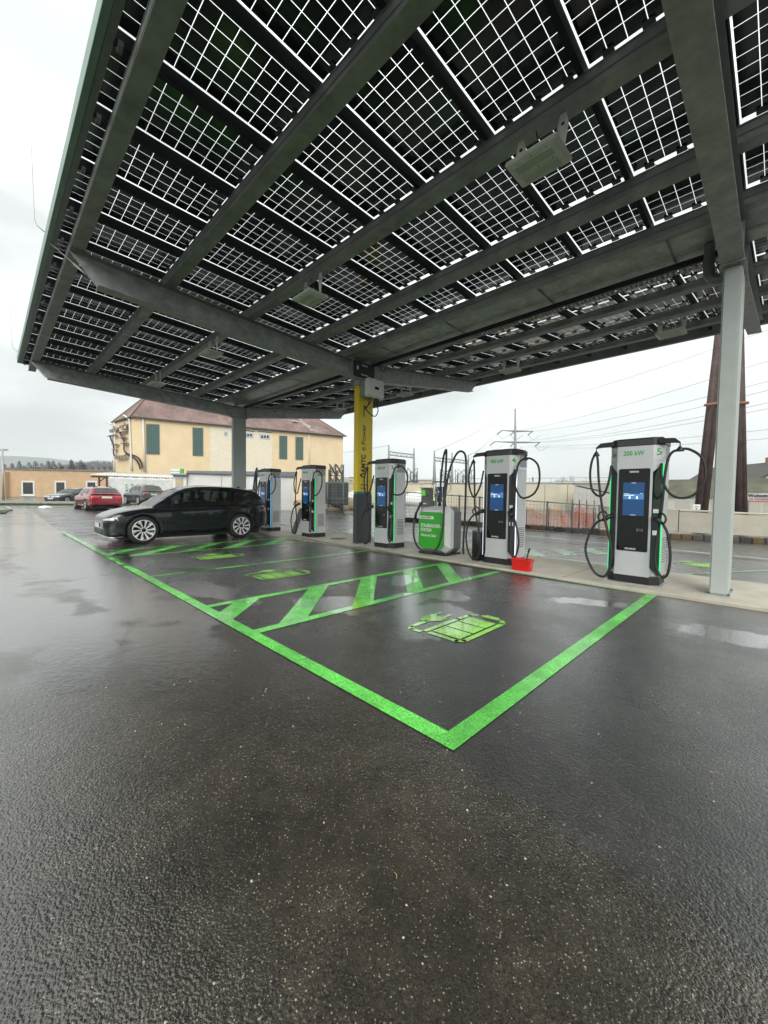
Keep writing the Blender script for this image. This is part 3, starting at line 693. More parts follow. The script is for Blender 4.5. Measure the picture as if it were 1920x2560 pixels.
    def rr_(x0, z0, x1, z1, r): 
        o = []
        for cx, cz, a0 in ((x1-r, z0+r, -90), (x1-r, z1-r, 0), (x0+r, z1-r, 90), (x0+r, z0+r, 180)):
            o += [(cx+r*math.cos(R(a0+k*22.5)), cz+r*math.sin(R(a0+k*22.5))) for k in range(5)]
        return o
    dp = pn.prism(rr_(-.212, .52, .212, 1.815, .022), 1, -.020, -.0125).build('display_panel', glossblk, T)
    B().mm((-.145, -.0212, 1.08), (.145, -.0202, 1.60)).build('screen', lcd, dp)
    u = B(); u.mm((-.14, -.0222, 1.335), (.14, -.0214, 1.42)); u.build('screen_band', lcd2, dp)
    u = B(); u.mm((-.13, -.0232, 1.395), (.01, -.0224, 1.405)); u.mm((-.13, -.0232, 1.424), (-.06, -.0224, 1.428)); u.mm((.09, -.0232, 1.424), (.125, -.0224, 1.429))
    for cx in (-.05, .05): u.mm((cx-.011, -.0232, 1.345), (cx+.011, -.0224, 1.375)); u.mm((cx-.006, -.0232, 1.376), (cx+.006, -.0224, 1.388))
    u.mm((-.03, -.0232, 1.590), (.03, -.0224, 1.594)); u.mm((-.04, -.0232, 1.088), (.04, -.0224, 1.092)); u.build('screen_icons', lcdw, dp)
    M = lambda xx, zz: face((xx, -.0215, zz), (1, 0, 0), (0, 0, 1))
    text('SIEMENS', .036, whitelet, dp, M(0, 1.765), bold=.001, fit=.125); text('SICHARGE', .036, whitelet, dp, M(-.02, .555), bold=.0006, fit=.15)
    text('((=))', .05, mat('grey_letter', (.35, .35, .35), .5), dp, M(.10, .86))
    text(kw, .105, greenlet, T, face((-.02, -.0135, 2.04), (1, 0, 0), (0, 0, 1)), bold=.0018) if 0 else text(kw, .104, greenlet, T, face((-.02, -.0135, 2.055), (1, 0, 0), (0, 0, 1)), bold=.0022, sp=1.05, fit=.285)
    cx, cy = (f+s)/2, .05; nx = Vector((.10, -.094, 0)).normalized()
    text(num, .145, greenlet, T, face((cx-.003+nx.x*.003, cy+nx.y*.003-.001, 2.06), (.094, .10, 0), (0, 0, 1)), bold=.002); 
    text('B', .085, greenlet, T, face((cx+.032+nx.x*.003, cy+.034+nx.y*.003-.001, 2.045), (.094, .10, 0), (0, 0, 1)), bold=.002)
    text(num, .145, greenlet, T, face((-cx-.022-nx.x*.003, cy+.023+nx.y*.003-.001, 2.06), (.094, -.10, 0), (0, 0, 1)), bold=.002)
    text('A', .085, greenlet, T, face((-cx+.016-nx.x*.003, cy-.016+nx.y*.003-.001, 2.045), (.094, -.10, 0), (0, 0, 1)), bold=.002)
    return T
charger(-.425, 5.42, .05, '5', '200 kW', 'green', 'tall silver charger numbered 5B with green light strips, beside the right grey post', 5)
charger(-2.785, 5.42, .05, '4', '400 kW', 'white', 'silver charger numbered 4B with white light strip, above the red bucket', 4)
charger(-6.055, 5.42, .05, '3', '400 kW', 'green', 'silver charger numbered 3B standing just right of the yellow post', 3)
charger(-9.485, 5.42, .05, '2', '400 kW', 'green', 'silver charger numbered 2B between the grey ramp stand and the manhole cover', 2)
charger(-12.235, 5.42, .05, '1', '400 kW', 'blue', 'silver charger numbered 1B with blue light, behind the black estate car', 1)

# ------------------------------------------------------------------ vacuum station
gpanel = mat('green_panel', (.035, .40, .02), .35)
def vacuum(x, y, label, hoses=True):
    T = thing('vacuum_station', (x, y, .05), label, 'vacuum station')
    W, H0, H1 = .37, .10, 1.10
    def oc(e, w, z0, z1): return [(-w+e, z0), (w-e, z0), (w, z0+e), (w, z1-e), (w-e, z1), (-w+e, z1), (-w, z1-e), (-w, z0+e)]
    def ring(pts, yy): return [(p[0], yy, p[1]) for p in pts]
    B().loft([ring(oc(.12, W-.01, .14, 1.03), .0), ring(oc(.12, W+.08, .05, 1.12), .12), ring(oc(.12, W+.08, .05, 1.12), .25)]).build('front_shell', silver2, T, bevel=.006)
    B().loft([ring(oc(.12, W+.085, .045, 1.11), .252), ring(oc(.12, W+.085, .045, 1.11), .52), ring(oc(.12, W+.03, .10, 1.05), .58)]).build('rear_shell', anth if 0 else mat('mid_grey', (.13, .135, .14), .45), T, bevel=.006)
    gp = B().prism(oc(.09, W+.0, .14, .985), 1, -.016, -.002).build('green_panel', gpanel, T)
    B().mm((-.38, .01, 0), (.40, .60, .05)).build('plinth', black, T)
    B().prism([(-W+.021, .82), (.08, .82), (.055, .89), (-W+.021, .89)], 1, -.020, -.0165).build('brand_strip', whitelet, gp)
    M = lambda xx, zz, yy=-.0185: face((xx, yy, zz), (1, 0, 0), (0, 0, 1))
    text('Grüner STROM', .058, darklet, gp, M(-.31, .853, -.0225), align='LEFT', fit=.30); text('STAUBSAUGER-', .108, whitelet, gp, M(-.30, .665), align='LEFT', bold=.003, sp=1.06, fit=.58)
    text('STATION', .108, whitelet, gp, M(-.30, .562), align='LEFT', bold=.003, sp=1.06, fit=.31); text('Charge and Clean!', .08, whitelet, gp, M(-.30, .44), align='LEFT', bold=.0015, fit=.445)
    # payment terminal on a bracket at the left
    mg = MATS['mid_grey']
    B().add([(-.44, .05, 1.10), (-.10, .05, 1.12), (-.10, .05, 1.25), (-.33, .05, 1.25), (-.44, .05, 1.18), (-.44, .24, 1.10), (-.10, .24, 1.12), (-.10, .24, 1.25), (-.33, .24, 1.25), (-.44, .24, 1.18)],
            [(0, 1, 2, 3, 4), (9, 8, 7, 6, 5), (0, 5, 6, 1), (1, 6, 7, 2), (2, 7, 8, 3), (3, 8, 9, 4), (4, 9, 5, 0)]).build('terminal_base', mg, T, bevel=.008)
    tb = B().mm((-.39, .08, 1.252), (-.14, .23, 1.53)).build('terminal', mg, T, bevel=.012)
    B().mm((-.375, .074, 1.36), (-.27, .079, 1.49)).build('terminal_screen', mat('green_screen', (.05, .3, .03), .3, emit=(.08, .5, .02), es=.5), tb)
    B().cyl((-.185, .079, 1.36), (-.185, .072, 1.36), .02, 12).build('nozzle_socket', black, tb)
    B().mm((-.30, .042, 1.16), (-.21, .049, 1.19)).build('sticker', whitelet, T)
    B().rbox((-.41, .04, 1.535), (-.13, .25, 1.55), .004).build('terminal_hood', mg, tb)
    # hose stands and hoses
    for xx in (-.02, .12):
        B().tube([(xx, .32, 1.12), (xx, .32, 1.20)], .05, 12, .035).build('hose_collar', black, T)
    hm = mat('hose', (.035, .036, .038), .5, bump=.8, bs=160, bd=.004)
    h1 = [(-.02, .32, 1.15), (.01, .31, 1.7), (.07, .29, 2.15), (.14, .26, 2.36), (.23, .2, 2.41), (.31, .1, 2.25), (.37, .0, 1.8), (.42, -.10, 1.1), (.43, -.16, .6), (.36, -.2, .25), (.18, -.22, .10), (-.05, -.22, .10), (-.30, -.18, .22), (-.46, -.10, .5), (-.48, -.02, .85), (-.40, .02, 1.08), (-.33, .05, 1.2)]
    h2 = [(.12, .32, 1.15), (.16, .33, 1.6), (.24, .35, 2.0), (.37, .38, 2.30), (.50, .40, 2.38), (.62, .40, 2.25), (.64, .40, 1.8), (.64, .40, 1.2), (.63, .40, .7), (.61, .40, .35), (.60, .42, .04)]
    for hh in (h1, h2): B().tube(spline(hh, 7), .024, 9).build('hose', hm, T)
    B().tube([(-.48, -.03, .80), (-.46, -.01, .95), (-.39, .02, 1.10)], .032, 9, .026).build('nozzle', black, T)
    return T
vacuum(-4.47, 5.48, 'grey vacuum station with big green front panel and tall hoses, between chargers 3B and 4B')
vacuum(-14.0, 5.75, 'vacuum station behind the black car, only its two tall hose loops in view')

# ------------------------------------------------------------------ small things on the island
T = thing('litter_bin', (-3.32, 5.62, .05), 'black cylindrical litter bin tucked left of charger 4B', 'bin')
B().lathe([(0, 0), (.125, 0), (.125, .60), (.115, .62), (.112, .60), (0, .58)], n=28).build('bin_body', black, T)
B().lathe([(.118, .605), (.13, .61), (.13, .63), (.108, .635), (.106, .61)], n=28).build('bin_rim', steel, T)
T = thing('bucket', (-2.12, 5.20, .05), 'red rectangular cleaning bucket on the island kerb below charger 4B', 'bucket', R(4))
redp = mat('red_plastic', (.72, .015, .012), .35)
bk = B(); 
def rrect(w_, d_, z_, r=.03): 
    o = []
    for cx, cy, a0 in ((w_-r, -d_+r, -90), (w_-r, d_-r, 0), (-w_+r, d_-r, 90), (-w_+r, -d_+r, 180)):
        o += [(cx+r*math.cos(R(a0+k*30)), cy+r*math.sin(R(a0+k*30)), z_) for k in range(4)]
    return o
bk.loft([rrect(.16, .085, 0), rrect(.18, .10, .19), rrect(.19, .11, .195), rrect(.19, .11, .215), rrect(.178, .098, .215), rrect(.155, .08, .02)]).build('bucket_body', redp, T)
B().tube(spline([(.19, -.07, .19), (.20, -.10, .10), (.20, .0, .06), (.20, .08, .1), (.19, .07, .19)], 5), .003, 5).build('bucket_handle', steel_lt, T)
T2 = thing('washing_brush', (-2.08, 5.22, .09), 'black handled wash brush standing in the red bucket', 'brush')
B().tube([(0, 0, .0), (.03, .02, .22), (.055, .03, .33)], .011, 8).build('handle', black, T2)
B().tube([(.045, .027, .29), (.065, .035, .37)], .018, 8).build('grip', rubber, T2)
B().rbox((-.04, -.03, -.015), (.04, .03, .03), .008).build('brush_head', black, T2)
T = thing('ramp_stand', (-10.45, 5.58, .05), 'grey wedge shaped stand with ribbed plate, left of charger 2B', 'stand', R(-6))
B().prism([(-.02, 0), (.50, 0), (.36, .90), (.30, .90)], 0, -.19, .25).build('stand_frame', silver2, T, bevel=.006)
B().add([(-.15, -.026, .04), (.21, -.026, .04), (.21, .285, .88), (-.15, .285, .88), (-.15, -.02, .04), (.21, -.02, .04), (.21, .292, .88), (-.15, .292, .88)], [(0, 1, 2, 3), (7, 6, 5, 4), (0, 4, 5, 1), (1, 5, 6, 2), (2, 6, 7, 3), (3, 7, 4, 0)]).build('ribbed_plate', mat('mat_grey', (.10, .105, .11), .6, bump=1, bs=60), T)
B().mm((-.03, -.035, .05), (.09, -.028, .075)).build('slot', black, T)
T = thing('manhole_cover', (-8.45, 5.92, .05), 'round iron manhole cover in the concrete island beside charger 2B', 'manhole cover')
iron = mat('cast_iron', (.10, .085, .07), .6, var=.4, vs=20, bump=1, bs=45)
B().lathe([(0, .004), (.27, .004), (.27, .001)], n=36).build('cover_plate', iron, T)
B().lathe([(.278, .001), (.278, .006), (.33, .006), (.335, .001)], n=36).build('cover_frame', steel_lt, T)
b = B()
for a in range(8): b.box((.16*math.cos(a*.785), .16*math.sin(a*.785), .006), (.09, .02, .004), a*.785)
b.build('cover_ribs', iron, T)
T = thing("inverter", (-6.80, 5.76, 4.05), 'white square solar inverter box mounted high on the yellow post', 'inverter')
B().rbox((-.02, -.30, 0), (.16, .30, .50), .03, 2).build('casing', whitepl, T)
B().mm((-.225, -.26, .05), (-.025, .22, .45)).build('heat_sink', mat('sink_grey', (.3, .31, .32), .45, metal=.4), T)
B().rbox((.1605, -.075, .22), (.166, .075, .29), .002).build('indicator', glossblk, T)
b = B()
for y in (-.26, 0, .26):
    for z in (.04, .46): b.cyl((.16, y, z), (.165, y, z), .012, 8)
b.build('screws', black, T)
B().rbox((.0, .02, -.14), (.12, .14, -.002), .01).build('connector_block', rubber, T)
b = B()
b.tube(spline([(.06, .10, -.13), (.07, .14, -.30), (.06, .07, -.46), (.02, -.03, -.46), (-.05, -.13, -.36), (-.12, -.17, -.22)], 6), .014, 7)
for k in range(4): b.tube(spline([(.05, -.20+k*.05, 0), (.05, -.19+k*.03, -.10), (-.02, -.16, -.19-k*.01), (-.10, -.20, -.27-.02*k)], 5), .007, 5)
b.tube([(-.13, -.20, -.18), (-.13, -.20, -.50)], .013, 7); b.build('cables', rubber, T)

# ------------------------------------------------------------------ cars
from mathutils.bvhtree import BVHTree
carglass = thin_glass('car_glass', (.20, .23, .22), 2.0)
chrome = mat('chrome', (.6, .6, .6), .15, metal=1)
alloy = mat('alloy', (.80, .80, .80), .32, metal=.35)
darkalloy = mat('dark_alloy', (.012, .012, .014), .3, metal=.2)
tyre_m = mat('tyre', (.013, .013, .014), .75, bump=.3, bs=60)
taillight = mat('tail_light', (.45, .008, .01), .15, coat=1)
headl = mat('head_light', (.55, .58, .6), .1, coat=1)
interior = mat('car_interior', (.012, .012, .013), .8)
plate = mat('number_plate', (.62, .62, .58), .4)
def interp(tab, x):
    if x <= tab[0][0]: return tab[0][1]
    for (a, va), (b, vb) in zip(tab[:-1], tab[1:]):
        if x <= b:
            t_ = (x-a)/(b-a); t_ = t_ if len(tab) < 4 else t_*t_*(3-2*t_)*.5+t_*.5
            return va+(vb-va)*t_
    return tab[-1][1]
def wheel(T, x, y, r, side, fancy):
    wh = B().lathe([(r-.135, -.10), (r-.04, -.115), (r-.008, -.095), (r, -.05), (r, .05), (r-.008, .095), (r-.04, .115), (r-.135, .10), (r-.135, -.10)], (x, y, r), 'Y', 40).build('wheel', tyre_m, T)
    s = side; yo = y+s*.085; ri = r-(.100 if fancy else .115)
    B().lathe([(ri+.006, s*.10), (ri-.008, s*.108), (ri-.018, s*.09), (ri-.03, s*.02), (.0, s*.02)], (x, y, r), 'Y', 40).build('rim_barrel', darkalloy, wh)
    B().lathe([(ri+.004, s*.106), (ri-.004, s*.112), (ri-.016, s*.106)], (x, y, r), 'Y', 48).build('rim_lip', alloy, wh)
    sp = B(); dk = B(); n = fancy or 5
    for k in range(n):
        a = 2*math.pi*k/n
        def P(rad, da, h): return (x+rad*math.cos(a+da), y+s*h, r+rad*math.sin(a+da))
        if fancy:
            q = [P(.055, -.30, .088), P(.055, .30, .088), P(ri*.60, .14, .10), P(ri*.985, .24, .108), P(ri*.985, -.04, .108), P(ri*.58, -.06, .10)]
            q2 = [(p[0], p[1]-s*.02, p[2]) for p in q]
            sp.add(q+q2, [(0, 1, 2, 5), (5, 2, 3, 4)] + [(i, (i+1) % 6, (i+1) % 6+6, i+6) for i in range(6)])
            q = [P(ri*.45, .14, .085), P(ri*.95, .26, .095), P(ri*.98, .40, .098), P(ri*.70, .26, .09)]
            q2 = [(p[0], p[1]-s*.015, p[2]) for p in q]
            (sp if k % 2 else dk).add(q+q2, [(0, 1, 2, 3)]+[(i, (i+1) % 4, (i+1) % 4+4, i+4) for i in range(4)])
        else:
            q = [P(.05, -.5, .09), P(.05, .5, .09), P(ri*.98, .14, .10), P(ri*.98, -.14, .10)]; q2 = [(p[0], p[1]-s*.02, p[2]) for p in q]
            sp.add(q+q2, [(0, 1, 2, 3)]+[(i, (i+1) % 4, (i+1) % 4+4, i+4) for i in range(4)])
    sp.build('spokes', alloy, wh); 
    if dk.v: dk.build('dark_spokes', darkalloy, wh)
    B().lathe([(0, s*.10), (.045, s*.10), (.055, s*.088), (.055, s*.05)], (x, y, r), 'Y', 16).build('hub_cap', darkalloy, wh)

def make_car(name, label, loc, rz, P):
    T = thing(name, loc, label, 'car', rz)
    Lc = P['L']; W = P['W']; paint = P['paint']; G = P['gh']
    cl = B(); 
    rings = []
    for (x, zb, zt, w, cr_) in P['st']:
        h = zt-zb
        half = [(0, zb), (w*.80, zb), (w*.95, zb+.05*h/.8), (w*.975, zb+.22*h), (w*.965, zb+.36*h), (w*1.0, zb+.60*h), (w*.99, zb+.78*h), (w*.955, zt-.04), (w*.90, zt), (w*.55, zt+cr_*.75), (0, zt+cr_)]
        ring = [(x, y, z) for y, z in half] + [(x, -y, z) for y, z in half[-2:0:-1]]
        rings.append([Vector(p) for p in ring])
    bo = cl.loft(rings, True, True).build('body_shell', paint, None, sub=2)
    wr = P['wr']; wx = P['wx']; ww = P['W']/2-.115
    cut = B()
    for x in wx:
        for s in (-1, 1): cut.cyl((x, s*(ww-.22), wr), (x, s*1.3, wr), wr+.045, 36)
    co = cut.build('cut', paint, None)
    md = bo.modifiers.new('b', 'BOOLEAN'); md.operation = 'DIFFERENCE'; md.object = co; md.solver = 'EXACT'
    dg = bpy.context.evaluated_depsgraph_get(); dg.update()
    me = bpy.data.meshes.new_from_object(bo.evaluated_get(dg)); me.materials.clear(); me.materials.append(paint)
    bpy.data.objects.remove(bo); bpy.data.objects.remove(co)
    for p in me.polygons: p.use_smooth = True
    me.set_sharp_from_angle(angle=R(38))
    body = bpy.data.objects.new('body', me); me.name = 'body'; col.objects.link(body); body.parent = T
    bv = BVHTree.FromPolygons([v.co[:] for v in me.vertices], [p.vertices[:] for p in me.polygons])
    # glasshouse
    x0, x1 = G['x0'], G['x1']; xs = sorted(set([round(x0+(x1-x0)*i/64, 4) for i in range(65)]))
    def sec(x):
        zb = interp(G['belt'], x)-.03; zr = max(interp(G['roof'], x), zb+.012); wb = interp(G['wb'], x); k = min(1, (zr-zb)/(G['H']-zb))
        wt = wb-(wb-G['wt'])*k**.9
        pts = []
        for i in range(7):
            t_ = i/6; pts.append((wb+(wt-wb)*t_+.025*math.sin(math.pi*t_)*k, zb+(zr-zb-.045*k)*t_))
        for i in range(1, 6):
            a = i/5; pts.append((wt*(1-a**1.15) if i < 5 else 0, zr-.045*k+(.045*k+.025)*(1-(1-a)**2.2)))
        return pts
    parts = {'roof': B(), 'windscreen': B(), 'rear_window': B()}
    nn = len(sec(xs[0]))
    for s in (-1, 1):
        for a, b_ in zip(xs[:-1], xs[1:]):
            pa, pb = sec(a), sec(b_); xm = (a+b_)/2
            hgt = interp(G['roof'], xm)-interp(G['belt'], xm)
            for i in range(nn-1):
                kind = 'roof'
                if i < 6:
                    if 1 <= i <= 4 and any(u < xm < v for u, v in G['win']) and hgt > .13:
                        kind = ('side_window', s, [k for k, (u, v) in enumerate(G['win']) if u < xm < v][0]); parts.setdefault(kind, B())
                else:
                    if xm < G['ws'] and i >= 7-0: kind = 'windscreen'
                    elif xm > G['rw0'] and xm < G['rw1'] and i >= 7: kind = 'rear_window'
                parts[kind].add([(a, s*pa[i][0], pa[i][1]), (b_, s*pb[i][0], pb[i][1]), (b_, s*pb[i+1][0], pb[i+1][1]), (a, s*pa[i+1][0], pa[i+1][1])], [(0, 1, 2, 3)], True)
    for k, bb in parts.items():
        if not bb.v: continue
        o = bb.build(k if isinstance(k, str) else k[0], G.get('roofm', paint) if k == 'roof' else carglass, T)
        bm = bmesh.new(); bm.from_mesh(o.data); bmesh.ops.remove_doubles(bm, verts=bm.verts[:], dist=.0008); bmesh.ops.recalc_face_normals(bm, faces=bm.faces[:])
        for f_ in bm.faces: f_.smooth = True
        bm.to_mesh(o.data); bm.free()
    # seats and trim inside
    st = B()
    for xq in (G['x0']+1.0, G['x0']+1.9):
        for yq in (-.36, .36):
            st.rbox((xq, yq-.23, .5), (xq+.45, yq+.23, .95), .05); st.rbox((xq+.40, yq-.22, .7), (xq+.54, yq+.22, 1.28), .05); st.rbox((xq+.44, yq-.12, 1.28), (xq+.54, yq+.12, 1.46), .03)
    st.build('seats', interior, T)
    # decals pulled onto the body: q is a list of 4 corners (x, z) on a side or (y, z) on the nose/tail
    def onto(name_, m_, q, side, off=.004, nu=8, nv=3, thick=.0, par=None):
        g = B(); rows = []
        for j in range(nv+1):
            row = []
            for i in range(nu+1):
                u, v = i/nu, j/nv
                a = [q[0][k]*(1-u)*(1-v)+q[1][k]*u*(1-v)+q[2][k]*u*v+q[3][k]*(1-u)*v for k in (0, 1)]
                if side in (-1, 1): o3 = Vector((a[0], side*2, a[1])); d3 = Vector((0, -side, 0))
                elif side == 'F': o3 = Vector((-1, a[0], a[1])); d3 = Vector((1, 0, 0))
                elif side == 'R': o3 = Vector((Lc+1, a[0], a[1])); d3 = Vector((-1, 0, 0))
                else: o3 = Vector((a[0], a[1], 3)); d3 = Vector((0, 0, -1))
                hit = bv.ray_cast(o3, d3)
                p = hit[0] if hit[0] is not None else o3+d3*1.2
                row.append(p-d3*off)
            rows.append(row)
        g.loft(rows, False, True, closed=False); n0 = len(rows)*len(rows[0])
        return g.build(name_, m_, par or T)
    for s in (-1, 1):
        for x in P['seams']: onto('door_seam', black, [(x[0], x[1]), (x[0]+.008, x[1]), (x[2]+.008, x[3]), (x[2], x[3])], s, .0015, 1, 8)
        for x in P['handles']:
            onto('door_handle', paint, [(x, P['hz']), (x+.18, P['hz']+.005), (x+.18, P['hz']+.03), (x, P['hz']+.028)], s, .022, 4, 1)
        for q, m_ in P['side_decals']: onto('trim', m_, q, s)
        # arch lips
        for x in wx:
            g = B(); rows = []
            for k in range(25):
                a = math.pi*(-.07+1.14*k/24); row = []
                for rr in (wr+.040, wr+.046, wr+.095):
                    px_, pz_ = x+rr*math.cos(a), wr+rr*math.sin(a); hh = bv.ray_cast(Vector((px_, s*2, pz_)), Vector((0, -s, 0)))
                    yy = abs(hh[0].y) if hh[0] is not None and abs(hh[0].y) > ww*.8 else ww+.11
                    if rr == wr+.040: yy = ww
                    row.append((px_, s*(yy+(.010 if rr < wr+.09 else .003)), pz_))
                rows.append(row)
            g.loft(rows, False, True, closed=False); g.build('wheel_arch', P['arch'], T)
            B().cyl((x, s*(ww-.20), wr+.02), (x, s*(ww-.17), wr+.02), wr+.04, 24).build('wheel_well', interior, T)
        # mirror
        mx_, mz = P['mirror']
        mr = B().loft([[(mx_+.0, s*(W/2-.02), mz), (mx_+.05, s*(W/2-.02), mz-.02), (mx_+.10, s*(W/2-.02), mz+.02), (mx_+.06, s*(W/2-.02), mz+.06)],
                       [(mx_-.06, s*(W/2+.04), mz), (mx_+.09, s*(W/2+.04), mz-.01), (mx_+.09, s*(W/2+.04), mz+.12), (mx_-.01, s*(W/2+.04), mz+.13)],
                       [(mx_-.02, s*(W/2+.17), mz+.02), (mx_+.08, s*(W/2+.17), mz+.01), (mx_+.08, s*(W/2+.17), mz+.11), (mx_+.01, s*(W/2+.17), mz+.12)]], smooth=False).build('mirror', paint, T, sub=1)
        for x in wx: wheel(T, x, s*(ww), wr, s, P['fancy'])
    for nm_, m_, q, sd_ in P['ends']: onto(nm_, m_, q, sd_, .006, 8, 3)
    if 'plateF' in P: y, z = 0, P['plateF']; onto('number_plate', plate, [(-.26, z), (.26, z), (.26, z+.11), (-.26, z+.11)], 'F', .012)
    if 'plateR' in P: y, z = 0, P['plateR']; onto('number_plate', plate, [(-.26, z), (.26, z), (.26, z+.11), (-.26, z+.11)], 'R', .012)
    B().mm((.35, -W/2+.2, .13), (Lc-.3, W/2-.2, .30)).build('underbody', interior, T)
    for ex in P.get('extra', []): ex(T)
    return T

blackpaint = mat('black_car_paint', (.0022, .0035, .006), .22, coat=1, spec=.2)
redpaint = mat('red_car_paint', (.30, .012, .022), .2, metal=.3, coat=1)
greypaint = mat('grey_car_paint', (.10, .095, .09), .25, metal=.6, coat=1)
bluepaint = mat('dark_blue_car_paint', (.02, .028, .035), .2, metal=.4, coat=1)
def strip(nm, pts, r, m_): return lambda T: B().tube(pts, r, 6).build(nm, m_, T)
ev = dict(L=4.65, W=1.88, paint=blackpaint, wr=.378, wx=(.885, 3.65), fancy=10, arch=black,
    st=[(0, .33, .60, .55, .0), (.03, .24, .70, .70, .015), (.12, .20, .78, .82, .03), (.32, .19, .86, .90, .05), (.65, .19, .93, .935, .06), (1.05, .19, .985, .94, .06), (1.5, .19, 1.01, .94, .03), (2.4, .19, 1.03, .94, .02), (3.2, .19, 1.06, .945, .02), (3.8, .20, 1.09, .94, .02), (4.2, .23, 1.10, .91, .02), (4.45, .27, 1.06, .86, .0), (4.60, .34, .98, .78, -.01), (4.65, .42, .86, .66, -.02)],
    gh=dict(x0=1.12, x1=4.56, H=1.62, ws=1.94, rw0=4.28, rw1=4.50, wt=.635, belt=[(1.12, .99), (2.4, 1.05), (3.4, 1.09), (4.56, 1.08)], wb=[(1.12, .80), (1.6, .875), (3.4, .885), (4.56, .76)],
            roof=[(1.12, .985), (1.35, 1.15), (1.6, 1.33), (1.85, 1.48), (2.1, 1.575), (2.4, 1.62), (2.8, 1.635), (3.3, 1.625), (3.8, 1.59), (4.1, 1.55), (4.30, 1.48), (4.44, 1.32), (4.56, 1.09)],
            win=[(1.62, 2.38), (2.47, 3.30), (3.38, 4.0)]),
    seams=[(1.42, .32, 1.45, .98), (2.42, .30, 2.42, 1.02), (3.18, .55, 3.38, 1.04), (1.42, .315, 3.0, .315)][:3], handles=[2.16, 3.10], hz=.90,
    side_decals=[([(1.32, .235), (3.22, .235), (3.22, .262), (1.32, .262)], black), ([(1.3, .935), (3.6, .985), (3.6, .990), (1.3, .942)], mat('dull_chrome', (.2, .2, .21), .25, metal=.8))],
    mirror=(1.66, 1.07),
    ends=[('grille', glossblk, [(-.62, .64), (.62, .64), (.60, .73), (-.60, .73)], 'F'), ('lower_grille', black, [(-.60, .26), (.60, .26), (.58, .42), (-.58, .42)], 'F'), ('badge', chrome, [(-.06, .755), (.06, .755), (.05, .775), (-.05, .775)], 'F'),
          ('head_light', headl, [(-.88, .66), (-.58, .655), (-.58, .69), (-.86, .73)], 'F'), ('head_light', headl, [(.58, .655), (.88, .66), (.86, .73), (.58, .69)], 'F'),
          ('fog_light', glossblk, [(-.84, .47), (-.62, .47), (-.62, .60), (-.84, .61)], 'F'), ('fog_light', glossblk, [(.62, .47), (.84, .47), (.84, .61), (.62, .60)], 'F'),
          ('tail_light', taillight, [(-.82, .90), (-.45, .92), (-.45, .98), (-.80, 1.0)], 'R'), ('tail_light', taillight, [(.45, .92), (.82, .90), (.80, 1.0), (.45, .98)], 'R')],
    plateF=.46, plateR=.72)
def ev_extra(T):
    B().tube(spline([(.42, -.90, .225), (.18, -.86, .205), (.06, -.72, .225), (.0, -.45, .26), (-.01, 0, .27), (.0, .45, .26), (.06, .72, .225), (.18, .86, .205), (.42, .90, .225)], 6), .013, 6).build('bumper_trim', chrome, T)
    for s in (-1, 1):
        B().tube(spline([(1.75, s*.80, 1.42), (2.2, s*.72, 1.555), (2.9, s*.70, 1.605), (3.8, s*.71, 1.545)], 5), .008, 6).build('roof_rail', black, T)
    B().rbox((4.26, -.58, 1.52), (4.46, .58, 1.54), .01).build('spoiler', blackpaint, T)
    B().prism([(3.95, 1.655), (3.98, 1.655), (4.06, 1.57), (3.86, 1.585)], 1, -.02, .02).build('aerial_fin', black, T)
    for s in (-1, 1):
        B().loft([[(4.50, s*.86, .93), (4.50, s*.86, .99), (4.40, s*.90, .99), (4.38, s*.90, .94)], [(4.635, s*.60, .93), (4.635, s*.60, .98), (4.60, s*.58, .98), (4.60, s*.58, .93)]]).build('tail_light', taillight, T)
ev['extra'] = [ev_extra]
make_car('estate_car', 'glossy black electric estate car plugged in nose out, with silver bladed wheels', (-11.93, .35, 0), R(90), ev)

